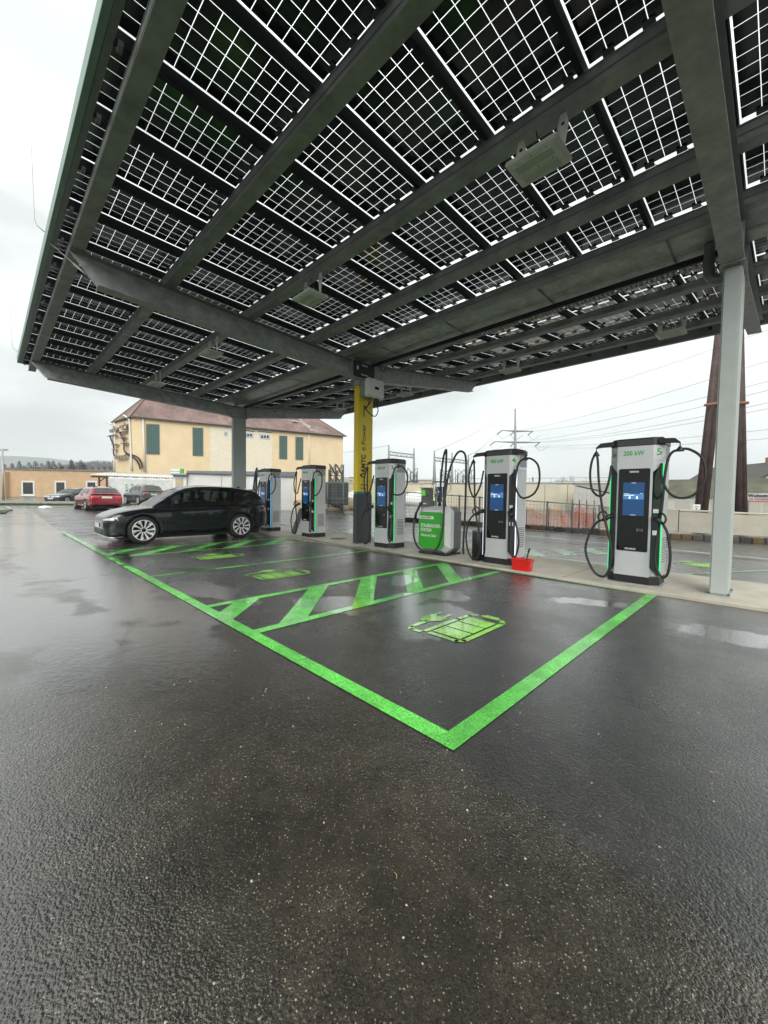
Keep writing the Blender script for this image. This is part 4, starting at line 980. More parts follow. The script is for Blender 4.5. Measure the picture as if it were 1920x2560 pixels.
def place_by_wheels(pa, pb):
    """pa = front wheel contact, pb = rear wheel contact of the visible side"""
    a, b_ = gpt(*pa), gpt(*pb); return a, b_
est = dict(L=4.60, W=1.81, paint=redpaint, wr=.325, wx=(.80, 3.61), fancy=0, arch=redpaint,
    st=[(0, .30, .60, .60, .0), (.05, .22, .70, .76, .01), (.2, .19, .76, .86, .03), (.6, .19, .84, .90, .04), (1.2, .19, .93, .905, .04), (2.2, .19, .95, .905, .02), (3.4, .19, .97, .905, .02), (4.1, .21, .98, .89, .0), (4.45, .26, .96, .86, -.01), (4.58, .33, .88, .80, -.01), (4.60, .42, .80, .72, -.01)],
    gh=dict(x0=1.25, x1=4.50, H=1.44, ws=1.95, rw0=4.12, rw1=4.44, wt=.60, belt=[(1.25, .94), (4.5, .98)], wb=[(1.25, .78), (1.7, .85), (3.6, .86), (4.5, .78)],
            roof=[(1.25, .94), (1.6, 1.18), (2.0, 1.38), (2.5, 1.44), (3.2, 1.44), (3.9, 1.40), (4.15, 1.34), (4.32, 1.17), (4.5, .98)], win=[(1.7, 2.35), (2.43, 3.2), (3.3, 3.95)]),
    seams=[(1.4, .32, 1.4, .92), (2.4, .30, 2.4, .94), (3.3, .5, 3.4, .94)], handles=[2.15, 3.1], hz=.84, side_decals=[], mirror=(1.72, .98),
    ends=[('tail_light', taillight, [(-.84, .72), (-.40, .74), (-.40, .86), (-.82, .90)], 'R'), ('tail_light', taillight, [(.40, .74), (.84, .72), (.82, .90), (.40, .86)], 'R'), ('diffuser', black, [(-.6, .26), (.6, .26), (.6, .36), (-.6, .36)], 'R'),
          ('head_light', headl, [(-.80, .60), (-.40, .60), (-.40, .70), (-.78, .72)], 'F'), ('head_light', headl, [(.40, .60), (.80, .60), (.78, .72), (.40, .70)], 'F'), ('grille', black, [(-.30, .58), (.30, .58), (.28, .70), (-.28, .70)], 'F')],
    plateF=.40, plateR=.74)
# local +x runs nose to tail; the near side is the car's left (local -y) when the tail faces us
def put_car(name, label, P, rearc, ang):
    """rearc: world point of the rear wheel contact on the visible side (local y = -), ang: world heading of local +x"""
    c_, s_ = math.cos(ang), math.sin(ang); lx, ly = P['wx'][1], -(P['W']/2-.1)*P.get('vis', 1)
    loc = Vector((rearc.x-(lx*c_-ly*s_), rearc.y-(lx*s_+ly*c_), rearc.z))
    return make_car(name, label, loc, ang, P)
rc = gpt(217, 1276); fc_dir = math.atan2(*( (CAM[1]-rc.y), (CAM[0]-rc.x) ))
put_car('red_estate_car', 'red estate car parked with its tail towards the lot, by the grass strip', est, rc, math.atan2(CAM[1]-rc.y, CAM[0]-rc.x)+R(11))
suv = dict(est); suv.update(L=4.52, W=1.84, paint=greypaint, wr=.36, wx=(.88, 3.57), arch=black,
    st=[(0, .36, .75, .60, .0), (.05, .28, .88, .76, .01), (.2, .24, .95, .86, .03), (.6, .24, 1.02, .91, .04), (1.1, .24, 1.08, .92, .04), (2.2, .24, 1.10, .92, .02), (3.4, .24, 1.13, .92, .02), (4.1, .26, 1.13, .90, .0), (4.40, .30, 1.10, .87, -.01), (4.50, .40, 1.0, .80, -.01), (4.52, .5, .9, .72, -.01)],
    gh=dict(x0=1.05, x1=4.42, H=1.68, ws=1.7, rw0=4.0, rw1=4.36, wt=.62, belt=[(1.05, 1.08), (4.42, 1.13)], wb=[(1.05, .78), (1.6, .86), (3.6, .87), (4.42, .80)],
            roof=[(1.05, 1.08), (1.4, 1.35), (1.8, 1.60), (2.3, 1.68), (3.2, 1.68), (3.8, 1.63), (4.05, 1.57), (4.22, 1.36), (4.42, 1.13)], win=[(1.5, 2.2), (2.3, 3.1), (3.2, 3.8)]),
    seams=[(1.3, .4, 1.3, 1.06), (2.25, .4, 2.25, 1.08), (3.15, .6, 3.3, 1.08)], handles=[2.0, 3.0], hz=.98, mirror=(1.5, 1.12),
    side_decals=[([(1.4, .30), (3.1, .30), (3.1, .38), (1.4, .38)], black)],
    ends=[('tail_light', taillight, [(-.88, .95), (-.50, 1.0), (-.50, 1.06), (-.86, 1.10)], 'R'), ('tail_light', taillight, [(.50, 1.0), (.88, .95), (.86, 1.10), (.50, 1.06)], 'R'), ('bumper', black, [(-.75, .34), (.75, .34), (.75, .55), (-.75, .55)], 'R')],
    plateF=.5, plateR=.80)
rc = gat(347, 33)
put_car('suv', 'grey SUV parked in front of the white tarpaulin, behind the black car', suv, rc, math.atan2(CAM[1]-rc.y, CAM[0]-rc.x)+R(20))
sal = dict(est); sal.update(paint=bluepaint, arch=bluepaint, L=4.8,
    ends=[('head_light', headl, [(-.84, .60), (-.42, .60), (-.42, .70), (-.82, .72)], 'F'), ('head_light', headl, [(.42, .60), (.84, .60), (.82, .72), (.42, .70)], 'F'), ('grille', chrome, [(-.40, .54), (-.04, .54), (-.04, .70), (-.38, .70)], 'F'), ('grille', chrome, [(.04, .54), (.40, .54), (.38, .70), (.04, .70)], 'F'), ('lower_grille', black, [(-.6, .26), (.6, .26), (.6, .40), (-.6, .40)], 'F')])
p = gat(126, 35.5); hd = math.atan2(CAM[1]-p.y, CAM[0]-p.x)
make_car('dark_estate_car', 'dark blue car parked behind the low white kerb wall, nose to the left', Vector((p.x, p.y, p.z-.12)), hd+R(180-48), sal)

# ------------------------------------------------------------------ surroundings, left
def gp(px, py): p = gpt(px, py); return p
grass_m = mat('grass', (.055, .10, .022), .9, var=.4, vs=8, bump=1, bs=60)
kerbm = mat('kerb_stone', (.33, .33, .31), .8, var=.2, vs=5)
a, b_, c_, d_ = gpt(-60, 1267), gpt(330, 1267), gat(330, 30.0), gat(-60, 30.0)
gb = B(); n = 24; rows = []
for j in range(7):
    v = j/6; rows.append([(lambda q: Vector((q.x, q.y, q.z+.02+.10*math.sin(math.pi*v))))(Vector((a*(1-u)*(1-v)+b_*u*(1-v)+c_*u*v+d_*(1-u)*v))) for u in [i/n for i in range(n+1)]])
gb.loft(rows, False, True, closed=False); verge = gb.build('grass_verge', grass_m); tag(verge, kind='structure')
tf = B()
for i in range(5200):
    u, v = rnd.random(), rnd.random(); q = a*(1-u)*(1-v)+b_*u*(1-v)+c_*u*v+d_*(1-u)*v; z = q.z+.02+.10*math.sin(math.pi*v); an = rnd.random()*6.28; hh = rnd.uniform(.03, .09)
    tf.add([(q.x, q.y, z), (q.x+.05*math.cos(an), q.y+.05*math.sin(an), z), (q.x+rnd.uniform(-.02, .05), q.y+rnd.uniform(-.03, .03), z+hh)], [(0, 1, 2)])
tag(tf.build('grass', grass_m), kind='stuff')
def kerb(p0, p1, h=.12, w_=.14, nm='kerb', m_=kerbm):
    d = (p1-p0); d.z = 0; n_ = int(max(1, d.length/1.0)); k = thing('kerb', (0, 0, 0), None, None, kind='structure'); u = d.normalized(); s = Vector((-u.y, u.x, 0))*w_/2
    me0 = None
    for i in range(n_):
        q0 = p0+d*(i/n_)+u*.006; q1 = p0+d*((i+1)/n_)-u*.006; z0 = gz(q0.x, q0.y); z1 = gz(q1.x, q1.y)
        b = B(); b.loft([[(q-s)+Vector((0, 0, z-.05-q.z)), (q+s)+Vector((0, 0, z-.05-q.z)), (q+s)+Vector((0, 0, z+h-q.z)), (q-s)+Vector((0, 0, z+h-q.z))] for q, z in ((q0, z0), (q1, z1))])
        b.build('kerb_stone', m_, k)
    return k
kerb(gpt(-60, 1269), gpt(330, 1269))
kerb(gat(-70, 30.3), gat(310, 30.3), .30, .2)
k2 = mark([tuple(gpt(0, 1276))[:2], tuple(gpt(26, 1276))[:2], tuple(gpt(14, 1284))[:2], tuple(gpt(0, 1284))[:2]], grass_m, 'grass_corner', None, .05); tag(k2, kind='structure')
kerb(gpt(-20, 1281), gpt(26, 1277), .10); kerb(gpt(28, 1277), gpt(18, 1270), .10)
snow = mat('snow', (.78, .80, .82), .6, bump=.6, bs=6)
def mound(name, label, cat, c, rx, ry, h, m_=snow, seed=1, group=None):
    rn = random.Random(seed); b = B(); rings = []
    for j in range(5):
        t_ = j/4*math.pi/2; rings.append([(c.x+rx*math.cos(t_)*math.cos(a)*(1+rn.uniform(-.12, .12)), c.y+ry*math.cos(t_)*math.sin(a)*(1+rn.uniform(-.12, .12)), c.z+h*math.sin(t_)*(1+rn.uniform(-.15, .15))-.02) for a in [k*math.pi/8 for k in range(16)]])
    b.loft(rings, True, True); return tag(b.build(name, m_), label, cat, group)
mound('snow_patch', 'small heap of old snow on the kerb left of the red car', 'snow', gpt(113, 1269), .9, .35, .14)
# hill and far trees
hill_m = mat('hill_wood', (.10, .125, .11), 1, var=.3, vs=.05)
hb = B(); prof = [(-700, 1139), (-300, 1139), (-100, 1138), (0, 1139), (60, 1141), (120, 1145), (180, 1152), (230, 1158), (300, 1160), (500, 1170), (800, 1190), (1100, 1205)]
rings = []
for px_, py_ in prof:
    rings.append([at(px_, 1228, 560), at(px_, (py_+1228)/2-8, 620), at(px_, py_, 700), at(px_, 1240, 900)])
hb.loft(rings, False, True, closed=False); tag(hb.build('hill', hill_m), kind='structure')
hb = B(); rings = []
for i, px_ in enumerate(range(1300, 2500, 60)):
    py_ = 1207-8*math.sin((px_-1300)/330)
    rings.append([at(px_, 1240, 600), at(px_, py_+2, 700), at(px_, 1245, 900)])
hb.loft(rings, False, True, closed=False); tag(hb.build('hill', hill_m), kind='structure')
conif_m = mat('conifer_needles', (.040, .060, .048), .9, var=.4, vs=1.5)
bark = mat('bark', (.07, .055, .045), .9)
def conifer_mesh(seed, H=10, Wd=2.6, n=1700):
    rn = random.Random(seed); b = B(); tiers = 15
    for i in range(n):
        tt = rn.random()**.8; z = H*(.10+.9*tt); tier = (tt*tiers) % 1
        rmax = Wd*(1-tt)**.85*(.55+.45*(1-tier))+.10; an = rn.random()*6.28; lob = .75+.25*math.sin(an*5+seed+tt*9)
        rr = rmax*lob*rn.uniform(.25, 1.0); x, y = rr*math.cos(an), rr*math.sin(an); z -= rr*.22
        l = rn.uniform(.22, .48)*(1.12-tt); dx_, dy_ = math.cos(an)*l, math.sin(an)*l
        b.add([(x, y, z), (x+dx_-dy_*.35, y+dy_+dx_*.35, z-l*.30), (x+dx_*1.15+dy_*.3, y+dy_*1.15-dx_*.3, z-l*.15), (x+dy_*.3, y-dx_*.3, z+.07)], [(0, 1, 2, 3)])
    c = b.build('crown', conif_m); me = c.data; bpy.data.objects.remove(c)
    tr_ = B().tube([(0, 0, 0), (0, 0, H*.95)], .16, 7, .03).build('trunk', bark); mt_ = tr_.data; bpy.data.objects.remove(tr_); return me, mt_
CM = [conifer_mesh(s, 10, wd) for s, wd in ((1, 2.4), (2, 3.1), (3, 2.0))]
conifers = [(14, 1160, 85, 1, 1), (32, 1158, 86, 0, 1.2), (50, 1152, 84, 2, 1), (62, 1164, 86, 1, 1.1), (74, 1156, 85, 1, 1.2), (90, 1153, 84, 0, 1.3), (106, 1158, 86, 1, 1.2), (122, 1152, 85, 2, 1.3), (134, 1152, 84, 0, 1.2), (150, 1156, 86, 1, 1.3), (180, 1149, 84, 2, 1.2),
            (203, 1150, 85, 1, 1.1), (213, 1160, 86, 0, 1.0), (232, 1166, 120, 1, 1), (248, 1170, 110, 0, 1), (262, 1165, 115, 2, 1), (276, 1166, 112, 1, 1)]
where = ['leftmost conifer, beside the lamp post', 'conifer with a blunt top just right of the lamp post', 'slim tall conifer above the left half of the first window of the low building', 'short conifer straight above the first window of the low building', 'conifer over the right edge of the first window of the low building', 'broad conifer over the wall between the first and second windows',
         'conifer midway between the first and second windows of the low building', 'slim pointed conifer just left of the second window of the low building', 'broad conifer above the left edge of the second window', 'conifer above the right edge of the second window', 'tall slim conifer standing apart between second and third windows',
         'broad conifer left of the third window of the low building', 'shorter conifer above the third window of the low building', 'small distant conifer over the red car', 'small distant conifer above the carport end', 'slim distant conifer left of the yellow house', 'rightmost small conifer, touching the yellow house']
for i, (px_, py_, d_, v, sc_) in enumerate(conifers):
    g0 = gat(px_, d_); top = at(px_, py_, d_); H = top.z-g0.z
    T = thing('conifer', g0, where[i], 'tree', rnd.random()*6, 'conifers beyond the low tan building')
    T.scale = (H/10*sc_*1.7, H/10*sc_*1.7, H/10); link('crown', CM[v][0], T); link('trunk', CM[v][1], T)
# bare wood on the slope
bw = B()
for i in range(2600):
    px_ = rnd.uniform(150, 330); d_ = rnd.uniform(200, 240); q = at(px_, 1172-rnd.random()**1.6*18*(1-abs((px_-260)/130)**2 if abs(px_-260) < 130 else .1), d_)
    bw.add([q, q+Vector((rnd.uniform(-.8, .8), rnd.uniform(-.8, .8), rnd.uniform(.4, 1.6))), q+Vector((rnd.uniform(-.5, .5), rnd.uniform(-.5, .5), -rnd.uniform(.3, 1.2)))], [(0, 1, 2)])
tag(bw.build('distant_wood', mat('bare_wood', (.12, .125, .12), 1)), kind='stuff')

def wallq(b, p0, p1, z0, z1, th=.25, z1b=None):
    """upright wall slab from p0 to p1 with its front face on the line, thickness away from the camera"""
    d = Vector((p1.x-p0.x, p1.y-p0.y, 0)).normalized(); n_ = Vector((-d.y, d.x, 0)); mid = (p0+p1)/2
    if n_.dot(Vector((mid.x-CAM[0], mid.y-CAM[1], 0))) < 0: n_ = -n_
    z1b = z1 if z1b is None else z1b
    v = [(p0.x, p0.y, z0), (p1.x, p1.y, z0), (p1.x, p1.y, z1b), (p0.x, p0.y, z1)]
    v += [(x+n_.x*th, y+n_.y*th, z) for x, y, z in v]
    b.add(v, [(0, 1, 2, 3), (7, 6, 5, 4), (0, 4, 5, 1), (1, 5, 6, 2), (2, 6, 7, 3), (3, 7, 4, 0)]); return n_
def on_wall(px, py, p0, p1, off=0.0):
    d = Vector((p1.x-p0.x, p1.y-p0.y, 0)).normalized(); n_ = Vector((-d.y, d.x, 0)); mid = (p0+p1)/2
    if n_.dot(Vector((mid.x-CAM[0], mid.y-CAM[1], 0))) > 0: n_ = -n_
    o3 = Vector(CAM); r_ = at(px, py, 1)-o3; t_ = (Vector((p0.x, p0.y, 0))-o3).dot(n_)/r_.dot(n_) if True else 0
    t_ = ((p0.x-o3.x)*n_.x+(p0.y-o3.y)*n_.y)/(r_.x*n_.x+r_.y*n_.y)
    return o3+r_*t_+n_*off
def wquad(b, rc_, p0, p1, off, th=.03):
    """box on a wall covering the photo rectangle rc_ = x0,y0,x1,y1 (top-left, bottom-right)"""
    x0, y0, x1, y1 = rc_; A = on_wall(x0, (y0+y1)/2, p0, p1, off); C = on_wall(x1, (y0+y1)/2, p0, p1, off)
    zt = (on_wall((x0+x1)/2, y0, p0, p1, off)).z; zb = (on_wall((x0+x1)/2, y1, p0, p1, off)).z
    wallq(b, A, C, zb, zt, th)

tan = mat('tan_render', (.56, .385, .225), .9, var=.10, vs=1.5, bump=.3, bs=9)
winglass = mat('window_glass', (.02, .024, .025), .12)
frame_w = mat('window_frame', (.7, .69, .65), .6)
# low tan building
T = thing('low_building', (0, 0, 0), 'low flat tan building with white framed windows on the left', 'building')
p0, p1 = gat(14, 54.0), gat(300, 56.0); b = B(); zt0_, zt1_ = at(14, 1174.5, 54).z, at(300, 1177.5, 56).z
wallq(b, p0, p1, p0.z-.3, zt0_, 4.5, zt1_); b.build('wall', tan, T)
b = B(); wallq(b, on_wall(12, 1174, p0, p1, .12), on_wall(301, 1177, p0, p1, .12), zt0_+.002, zt0_+.13, 4.7, zt1_+.13); b.build('roof_edge', mat('roof_edge', (.20, .17, .14), .7), T)
b = B(); q0, q1 = gat(-80, 53.2), gat(13.5, 53.4); wallq(b, q0, q1, q0.z-.3, at(0, 1179, 53.3).z, 3); b.build('wall', tan, T)
for x0, y0, x1, y1 in ((54, 1202, 87, 1239), (137, 1202, 166, 1239), (215, 1202, 243, 1239)):
    f_ = B()
    for q in ((x0, y0, x1, y0+4), (x0, y1-4, x1, y1), (x0, y0+4, x0+4, y1-4), (x1-4, y0+4, x1, y1-4)): wquad(f_, q, p0, p1, .05, .05)
    fo = f_.build('window', frame_w, T)
    g_ = B(); wquad(g_, (x0+4, y0+4, x1-4, y1-4), p0, p1, .02, .015); g_.build('pane', winglass, fo)
    if x0 == 54: g_ = B(); wquad(g_, (x0-2, y1, x1+2, y1+1.5), p0, p1, .12, .12); g_.build('sill', frame_w, fo)
b = B(); b.tube([on_wall(10, 1180, p0, p1, .2), on_wall(10, 1246, p0, p1, .2)], .05, 6).build('downpipe', steel_lt, T)
# lamp post
T = thing('lamp_post', gat(8, 36), 'tall grey lamp post with two heads at the left edge', 'lamp post'); g0 = T.location.copy()
tp = at(6, 1121, 36); b = B(g0); b.tube([g0, tp], .11, 8, .06).build('post', steel_lt, T)
b = B(g0); u = rt0
for s in (-1, 1): b.tube([tp-Vector((0, 0, .3)), tp+u*s*.25+Vector((0, 0, -.15))], .03, 6); b.box(tp+u*s*.33+Vector((0, 0, -.12)), (.3, .3, .12))
b.build('lamp_head', steel_lt, T)

# carport with corrugated roof
T = thing('carport', (0, 0, 0), 'timber carport with corrugated whitish roof behind the parked SUV', 'carport')
c0, c1 = gat(226, 40), gat(431, 38); zt0, zt1 = at(226, 1187, 40).z, at(431, 1194.5, 38).z
bk_ = Vector((fw.x, fw.y, 0)).normalized()*3.0
rf = B(); n = 118; rows = []
for i in range(n+1):
    u = i/n; q = c0*(1-u)+c1*u; z = zt0*(1-u)+zt1*u; wv = .075*math.sin(i*math.pi/2.0+.4)
    rows.append([Vector((q.x, q.y, z+wv)), Vector((q.x+bk_.x, q.y+bk_.y, z+.42+wv))])
corr = mat('corrugated_sheet', (.62, .60, .54), .75, var=.15, vs=2)
rf.loft(rows, False, True, closed=False); ro = rf.build('corrugated_roof', corr, T); sm = ro.modifiers.new('s', 'SOLIDIFY'); sm.thickness = .03
b = B(); wallq(b, Vector((c0.x, c0.y, 0)), Vector((c1.x, c1.y, 0)), 0, 0); b = B()
v0 = c0+bk_*.05; v1 = c1+bk_*.05; d = (v1-v0)
def bar(b, A, C, wd, hh):
    u = (C-A); s = Vector((-u.y, u.x, 0)).normalized()*wd/2; k = Vector((0, 0, hh/2)); b.loft([[A-s-k, A+s-k, A+s+k, A-s+k], [C-s-k, C+s-k, C+s+k, C-s+k]])
bar(b, Vector((v0.x, v0.y, zt0-.16)), Vector((v1.x, v1.y, zt1-.16)), .1, .18); b.build('beam', wood, T)
for px_ in (243, 262, 350):
    g0 = on_wall(px_, 1240, c0, c1, -.25); b = B(); bar(b, Vector((g0.x, g0.y, gz(g0.x, g0.y))), Vector((g0.x, g0.y, zt0-.2))+Vector((.001, 0, 0)), .14, .0) if 0 else b.mm((g0.x-.07, g0.y-.07, gz(g0.x, g0.y)), (g0.x+.07, g0.y+.07, zt0-.25)); b.build('post', wood, T)
b = B(); g0 = on_wall(243, 1204, c0, c1, -.25); g1 = on_wall(258, 1193, c0, c1, -.25); b.tube([g0, g1], .05, 6).build('brace', wood, T)
b = B(); q0, q1 = on_wall(238, 1200, c0, c1, -3.0), on_wall(300, 1200, c0, c1, -3.0); wallq(b, q0, q1, .3, zt0-.2, .15); b.build('rear_wall', tan, T)
# tarpaulin
tarp_m = mat('tarpaulin', (.60, .61, .59), .55, bump=.5, bs=3, bd=.1, var=.06, vs=1)
t0, t1 = gat(272, 38.6), gat(432, 37.2); b = B(); rows = []
zt = at(272, 1192, 38.6).z; zt_b = at(432, 1197, 37.2).z
for i in range(41):
    u = i/40; q = t0*(1-u)+t1*u; row = []
    for j in range(13):
        v = j/12; wv = .016*math.sin(u*23+v*3)+.014*math.sin(u*9-v*7)+.012*math.sin(u*51+v*13)+.01*math.sin(u*37-v*17)
        row.append(Vector((q.x+fw.x*wv, q.y+fw.y*wv, q.z+(zt*(1-u)+zt_b*u-q.z)*v+.02*math.sin(u*40)*(j == 12))))
    rows.append(row)
b.loft(rows, False, True, closed=False); T = b.build('tarpaulin', tarp_m); tag(T, 'creased white tarpaulin with green letters hung along the carport', 'tarpaulin')
so_ = T.modifiers.new('s', 'SOLIDIFY'); so_.thickness = .01
dr = (t1-t0).normalized(); dr.z = 0
q = on_wall(315, 1216, t0, t1, .10); text('S T R O M', .62, mat('tarp_letter', (.10, .38, .18), .6), T, face(q, dr, (0, 0, 1)), align='LEFT', sp=1.2)
q = on_wall(315, 1227, t0, t1, .10); text('F', .34, MATS['tarp_letter'], T, face(q, dr, (0, 0, 1)), align='LEFT')

# white transformer building with its sign
T = thing('transformer_building', (0, 0, 0), 'long white flat roofed transformer building with grey door behind the charging bays', 'building')
p0, p1 = gat(470, 24.5), gat(735, 27.5); za, zb_ = at(470, 1183, 24.5).z, at(735, 1185, 27.5).z
b = B(); wallq(b, p0, p1, p0.z-.2, za, 3, zb_); b.build('wall', white, T)
b = B(); wallq(b, on_wall(467, 1183, p0, p1, .15), on_wall(738, 1185, p0, p1, .15), za+.002, za+.14, 3.3, zb_+.14); b.build('roof_edge', mat('roof_flashing', (.22, .25, .27), .5, metal=.3), T)
b = B(); wquad(b, (600, 1196, 601.5, 1270), p0, p1, .03, .02); wquad(b, (553, 1186, 554.2, 1270), p0, p1, .02, .015); b.build('joint', steel_lt, T)
b = B(); wquad(b, (622, 1193, 650, 1262), p0, p1, .03, .02); dq = b.build('door', whitepl, T); b = B(); wquad(b, (645, 1226, 647, 1232), p0, p1, .08, .04); b.build('handle', black, dq)
b = B(); wquad(b, (604, 1208, 609, 1214), p0, p1, .05, .02); b.build('meter_box', frame_w, T)
k0, k1 = gat(433, 24.2), gat(466, 24.3); b = B(); wallq(b, k0, k1, k0.z-.2, at(450, 1188, 24.2).z, 2.6); b.build('wall', white, T)
b = B(); wquad(b, (439, 1195, 458, 1262), k0, k1, .03, .02); dq = b.build('door', mat('door_grey', (.42, .43, .41), .5), T)
b = B(); wquad(b, (445, 1200, 452, 1209), k0, k1, .045, .01); b.build('warning_sign', mat('sign_yellow', (.75, .5, .05), .5), dq)
b = B(); wquad(b, (431, 1185, 469, 1188.5), k0, k1, .25, 2.6); b.build('canopy_roof', MATS['roof_flashing'], T)
T = thing('roof_sign', (0, 0, 0), 'white sign with green end reading Grüner STROM on the transformer building roof', 'sign')
b = B(); wquad(b, (430, 1173, 454, 1184.5), k0, k1, .26, .15); b.build('sign_panel', whitelet, T)
b = B(); wquad(b, (454.2, 1172.5, 461.5, 1183.5), k0, k1, .26, .15); b.build('green_panel', mat('sign_green', (.06, .45, .05), .5), T)
dr = Vector((k1.x-k0.x, k1.y-k0.y, 0)).normalized()
text('Grüner STROM', .085, greenlet, T, face(on_wall(442, 1179, k0, k1, .265), dr, (0, 0, 1)), bold=.002)

# ------------------------------------------------------------------ yellow house
T = thing('yellow_house', (0, 0, 0), 'tall yellow house with red tiled hip roof and teal shutters', 'house')
C0 = at(331, 1046, 44); C0.z = 0; R0 = at(858, 1095, 59.8); R0.z = 0; L0_ = at(287, 1058, 47); L0_.z = 0
ze = lambda px, py, d: at(px, py, d).z
zC, zR, zL = ze(331, 1043, 44), ze(858, 1092, 59.8), ze(287, 1056, 47)
yel = mat('yellow_render', (.80, .635, .40), .9, var=.07, vs=.8, bump=.25, bs=6)
pale = mat('pale_render', (.80, .72, .56), .9, var=.08, vs=2.5, bump=.3, bs=8)
S0 = on_wall(526, 1150, C0, R0); S0.z = 0; S1 = on_wall(680, 1150, C0, R0); S1.z = 0
f_ = lambda P_: (P_-C0).length/(R0-C0).length
zS0, zS1 = zC+(zR-zC)*f_(S0), zC+(zR-zC)*f_(S1)
for A, C, za, zb_, m_ in ((C0, S0, zC, zS0, yel), (S0, S1, zS0, zS1, pale), (S1, R0, zS1, zR, yel)):
    b = B(); wallq(b, A, C, -.3, za, .4, zb_); b.build('wall', m_, T)
b = B(); wallq(b, L0_, C0, -.3, zL, .02, zC); b.build('wall', yel, T)
K0 = L0_+(R0-C0)
b = B(); b.add([(R0.x, R0.y, -.3), (K0.x, K0.y, -.3), (K0.x, K0.y, zR), (R0.x, R0.y, zR)], [(0, 1, 2, 3)]); b.add([(L0_.x, L0_.y, -.3), (K0.x, K0.y, -.3), (K0.x, K0.y, zR), (L0_.x, L0_.y, zL)], [(0, 1, 2, 3)]); b.build('wall', yel, T)
tile = bpy.data.materials.new('roof_tiles'); tile.use_nodes = True; t = tile.node_tree; bs_ = t.nodes['Principled BSDF']; bs_.inputs['Roughness'].default_value = .8
tcn = t.nodes.new('ShaderNodeTexCoord'); br = t.nodes.new('ShaderNodeTexBrick'); br.inputs['Scale'].default_value = 1; br.inputs['Brick Width'].default_value = .30; br.inputs['Row Height'].default_value = .20; br.inputs['Mortar Size'].default_value = .018
br.inputs['Color1'].default_value = (.23, .150, .13, 1); br.inputs['Color2'].default_value = (.31, .215, .19, 1); br.inputs['Mortar'].default_value = (.09, .05, .045, 1)
t.links.new(tcn.outputs['UV'], br.inputs['Vector'])
nn_ = noise(t, tcn.outputs['Object'], .6, 4, .6); mm2 = t.nodes.new('ShaderNodeMix'); mm2.data_type = 'RGBA'; mm2.blend_type = 'MULTIPLY'; mm2.inputs['Factor'].default_value = 1
t.links.new(br.outputs[0], mm2.inputs['A']); cc = t.nodes.new('ShaderNodeCombineColor'); vv = rng(t, nn_, .3, .7, .75, 1.3); [t.links.new(vv, cc.inputs[i]) for i in range(3)]
t.links.new(cc.outputs[0], mm2.inputs['B']); t.links.new(mm2.outputs['Result'], bs_.inputs['Base Color'])
bu = t.nodes.new('ShaderNodeBump'); bu.inputs['Distance'].default_value = .05; t.links.new(br.outputs['Fac'], bu.inputs['Height']); bu.invert = True; t.links.new(bu.outputs[0], bs_.inputs['Normal'])
EC, ER, EL = at(326, 1041, 43.6), at(866, 1091, 59.6), at(279, 1056, 47.2)
EK = EL+(ER-EC)
RA = at(370, 986, 46.6); RB = at(786, 1042, 60.0)
b = B(); faces_ = [(EC, ER, RB, RA), (EL, EC, RA), (ER, EK, RB), (EK, EL, RA, RB)]
b.v = [tuple(p) for f in faces_ for p in f]; k = 0
for f in faces_: b.f.append(tuple(range(k, k+len(f)))); k += len(f); b.sm.append(False)
ro = b.build('roof', tile, T); uv = ro.data.uv_layers.new(name='UV')
for p in ro.data.polygons:
    co = [ro.data.vertices[i].co for i in p.vertices]; e = (co[1]-co[0]) if abs((co[1]-co[0]).z) < 1.5 else (co[-1]-co[0]); e = Vector((e.x, e.y, 0)).normalized(); n_ = p.normal; s = n_.cross(e)
    for li in p.loop_indices:
        q = ro.data.vertices[ro.data.loops[li].vertex_index].co-co[0]; uv.data[li].uv = (q.dot(e), q.dot(s))
b = B(); b.tube([EC, ER], .09, 6); b.tube([EC, EL], .09, 6); b.build('gutter', mat('gutter_zinc', (.12, .10, .09), .5), ro)
b = B(); b.tube([RA, RB], .12, 6); b.tube([RA, EC], .09, 6); b.tube([RA, EL], .09, 6); b.tube([RB, ER], .1, 6); b.build('ridge_tiles', mat('ridge_tile', (.16, .09, .075), .8), ro)
fy = lambda a_, c__, t_: a_+(c__-a_)*t_
n1 = (ER-EC).cross(RA-EC).normalized(); n1 = n1 if n1.z > 0 else -n1
q = EC+(ER-EC)*.80+(RB-ER)*.55; b = B(); b.box(q+n1*.1, (.5, .9, .12), math.atan2((ER-EC).y, (ER-EC).x)-R(90), R(0)); b.build('skylight', mat('skylight', (.7, .7, .68), .4), ro)
e1 = (ER-EC).normalized(); e2 = (RB-ER)-(RB-ER).dot(e1)*e1
b = B(); o3 = EC+(ER-EC)*.745+n1*.03; rnd2 = random.Random(4)
for k in range(60):
    t_ = k/60; q = o3+e2*(.93-t_*.85)+e1*(t_*1.9+rnd2.uniform(-.35, .35)*(0.3+t_)); s = rnd2.uniform(.08, .25); b.add([q-e1*s, q+e1*s, q+e1*s+e2.normalized()*s, q-e1*s+e2.normalized()*s], [(0, 1, 2, 3)])
b.build('pale_streak', mat('pale_streak', (.42, .36, .34), .8), ro)
sh = mat('teal_shutter', (.055, .125, .12), .6, var=.12, vs=3)
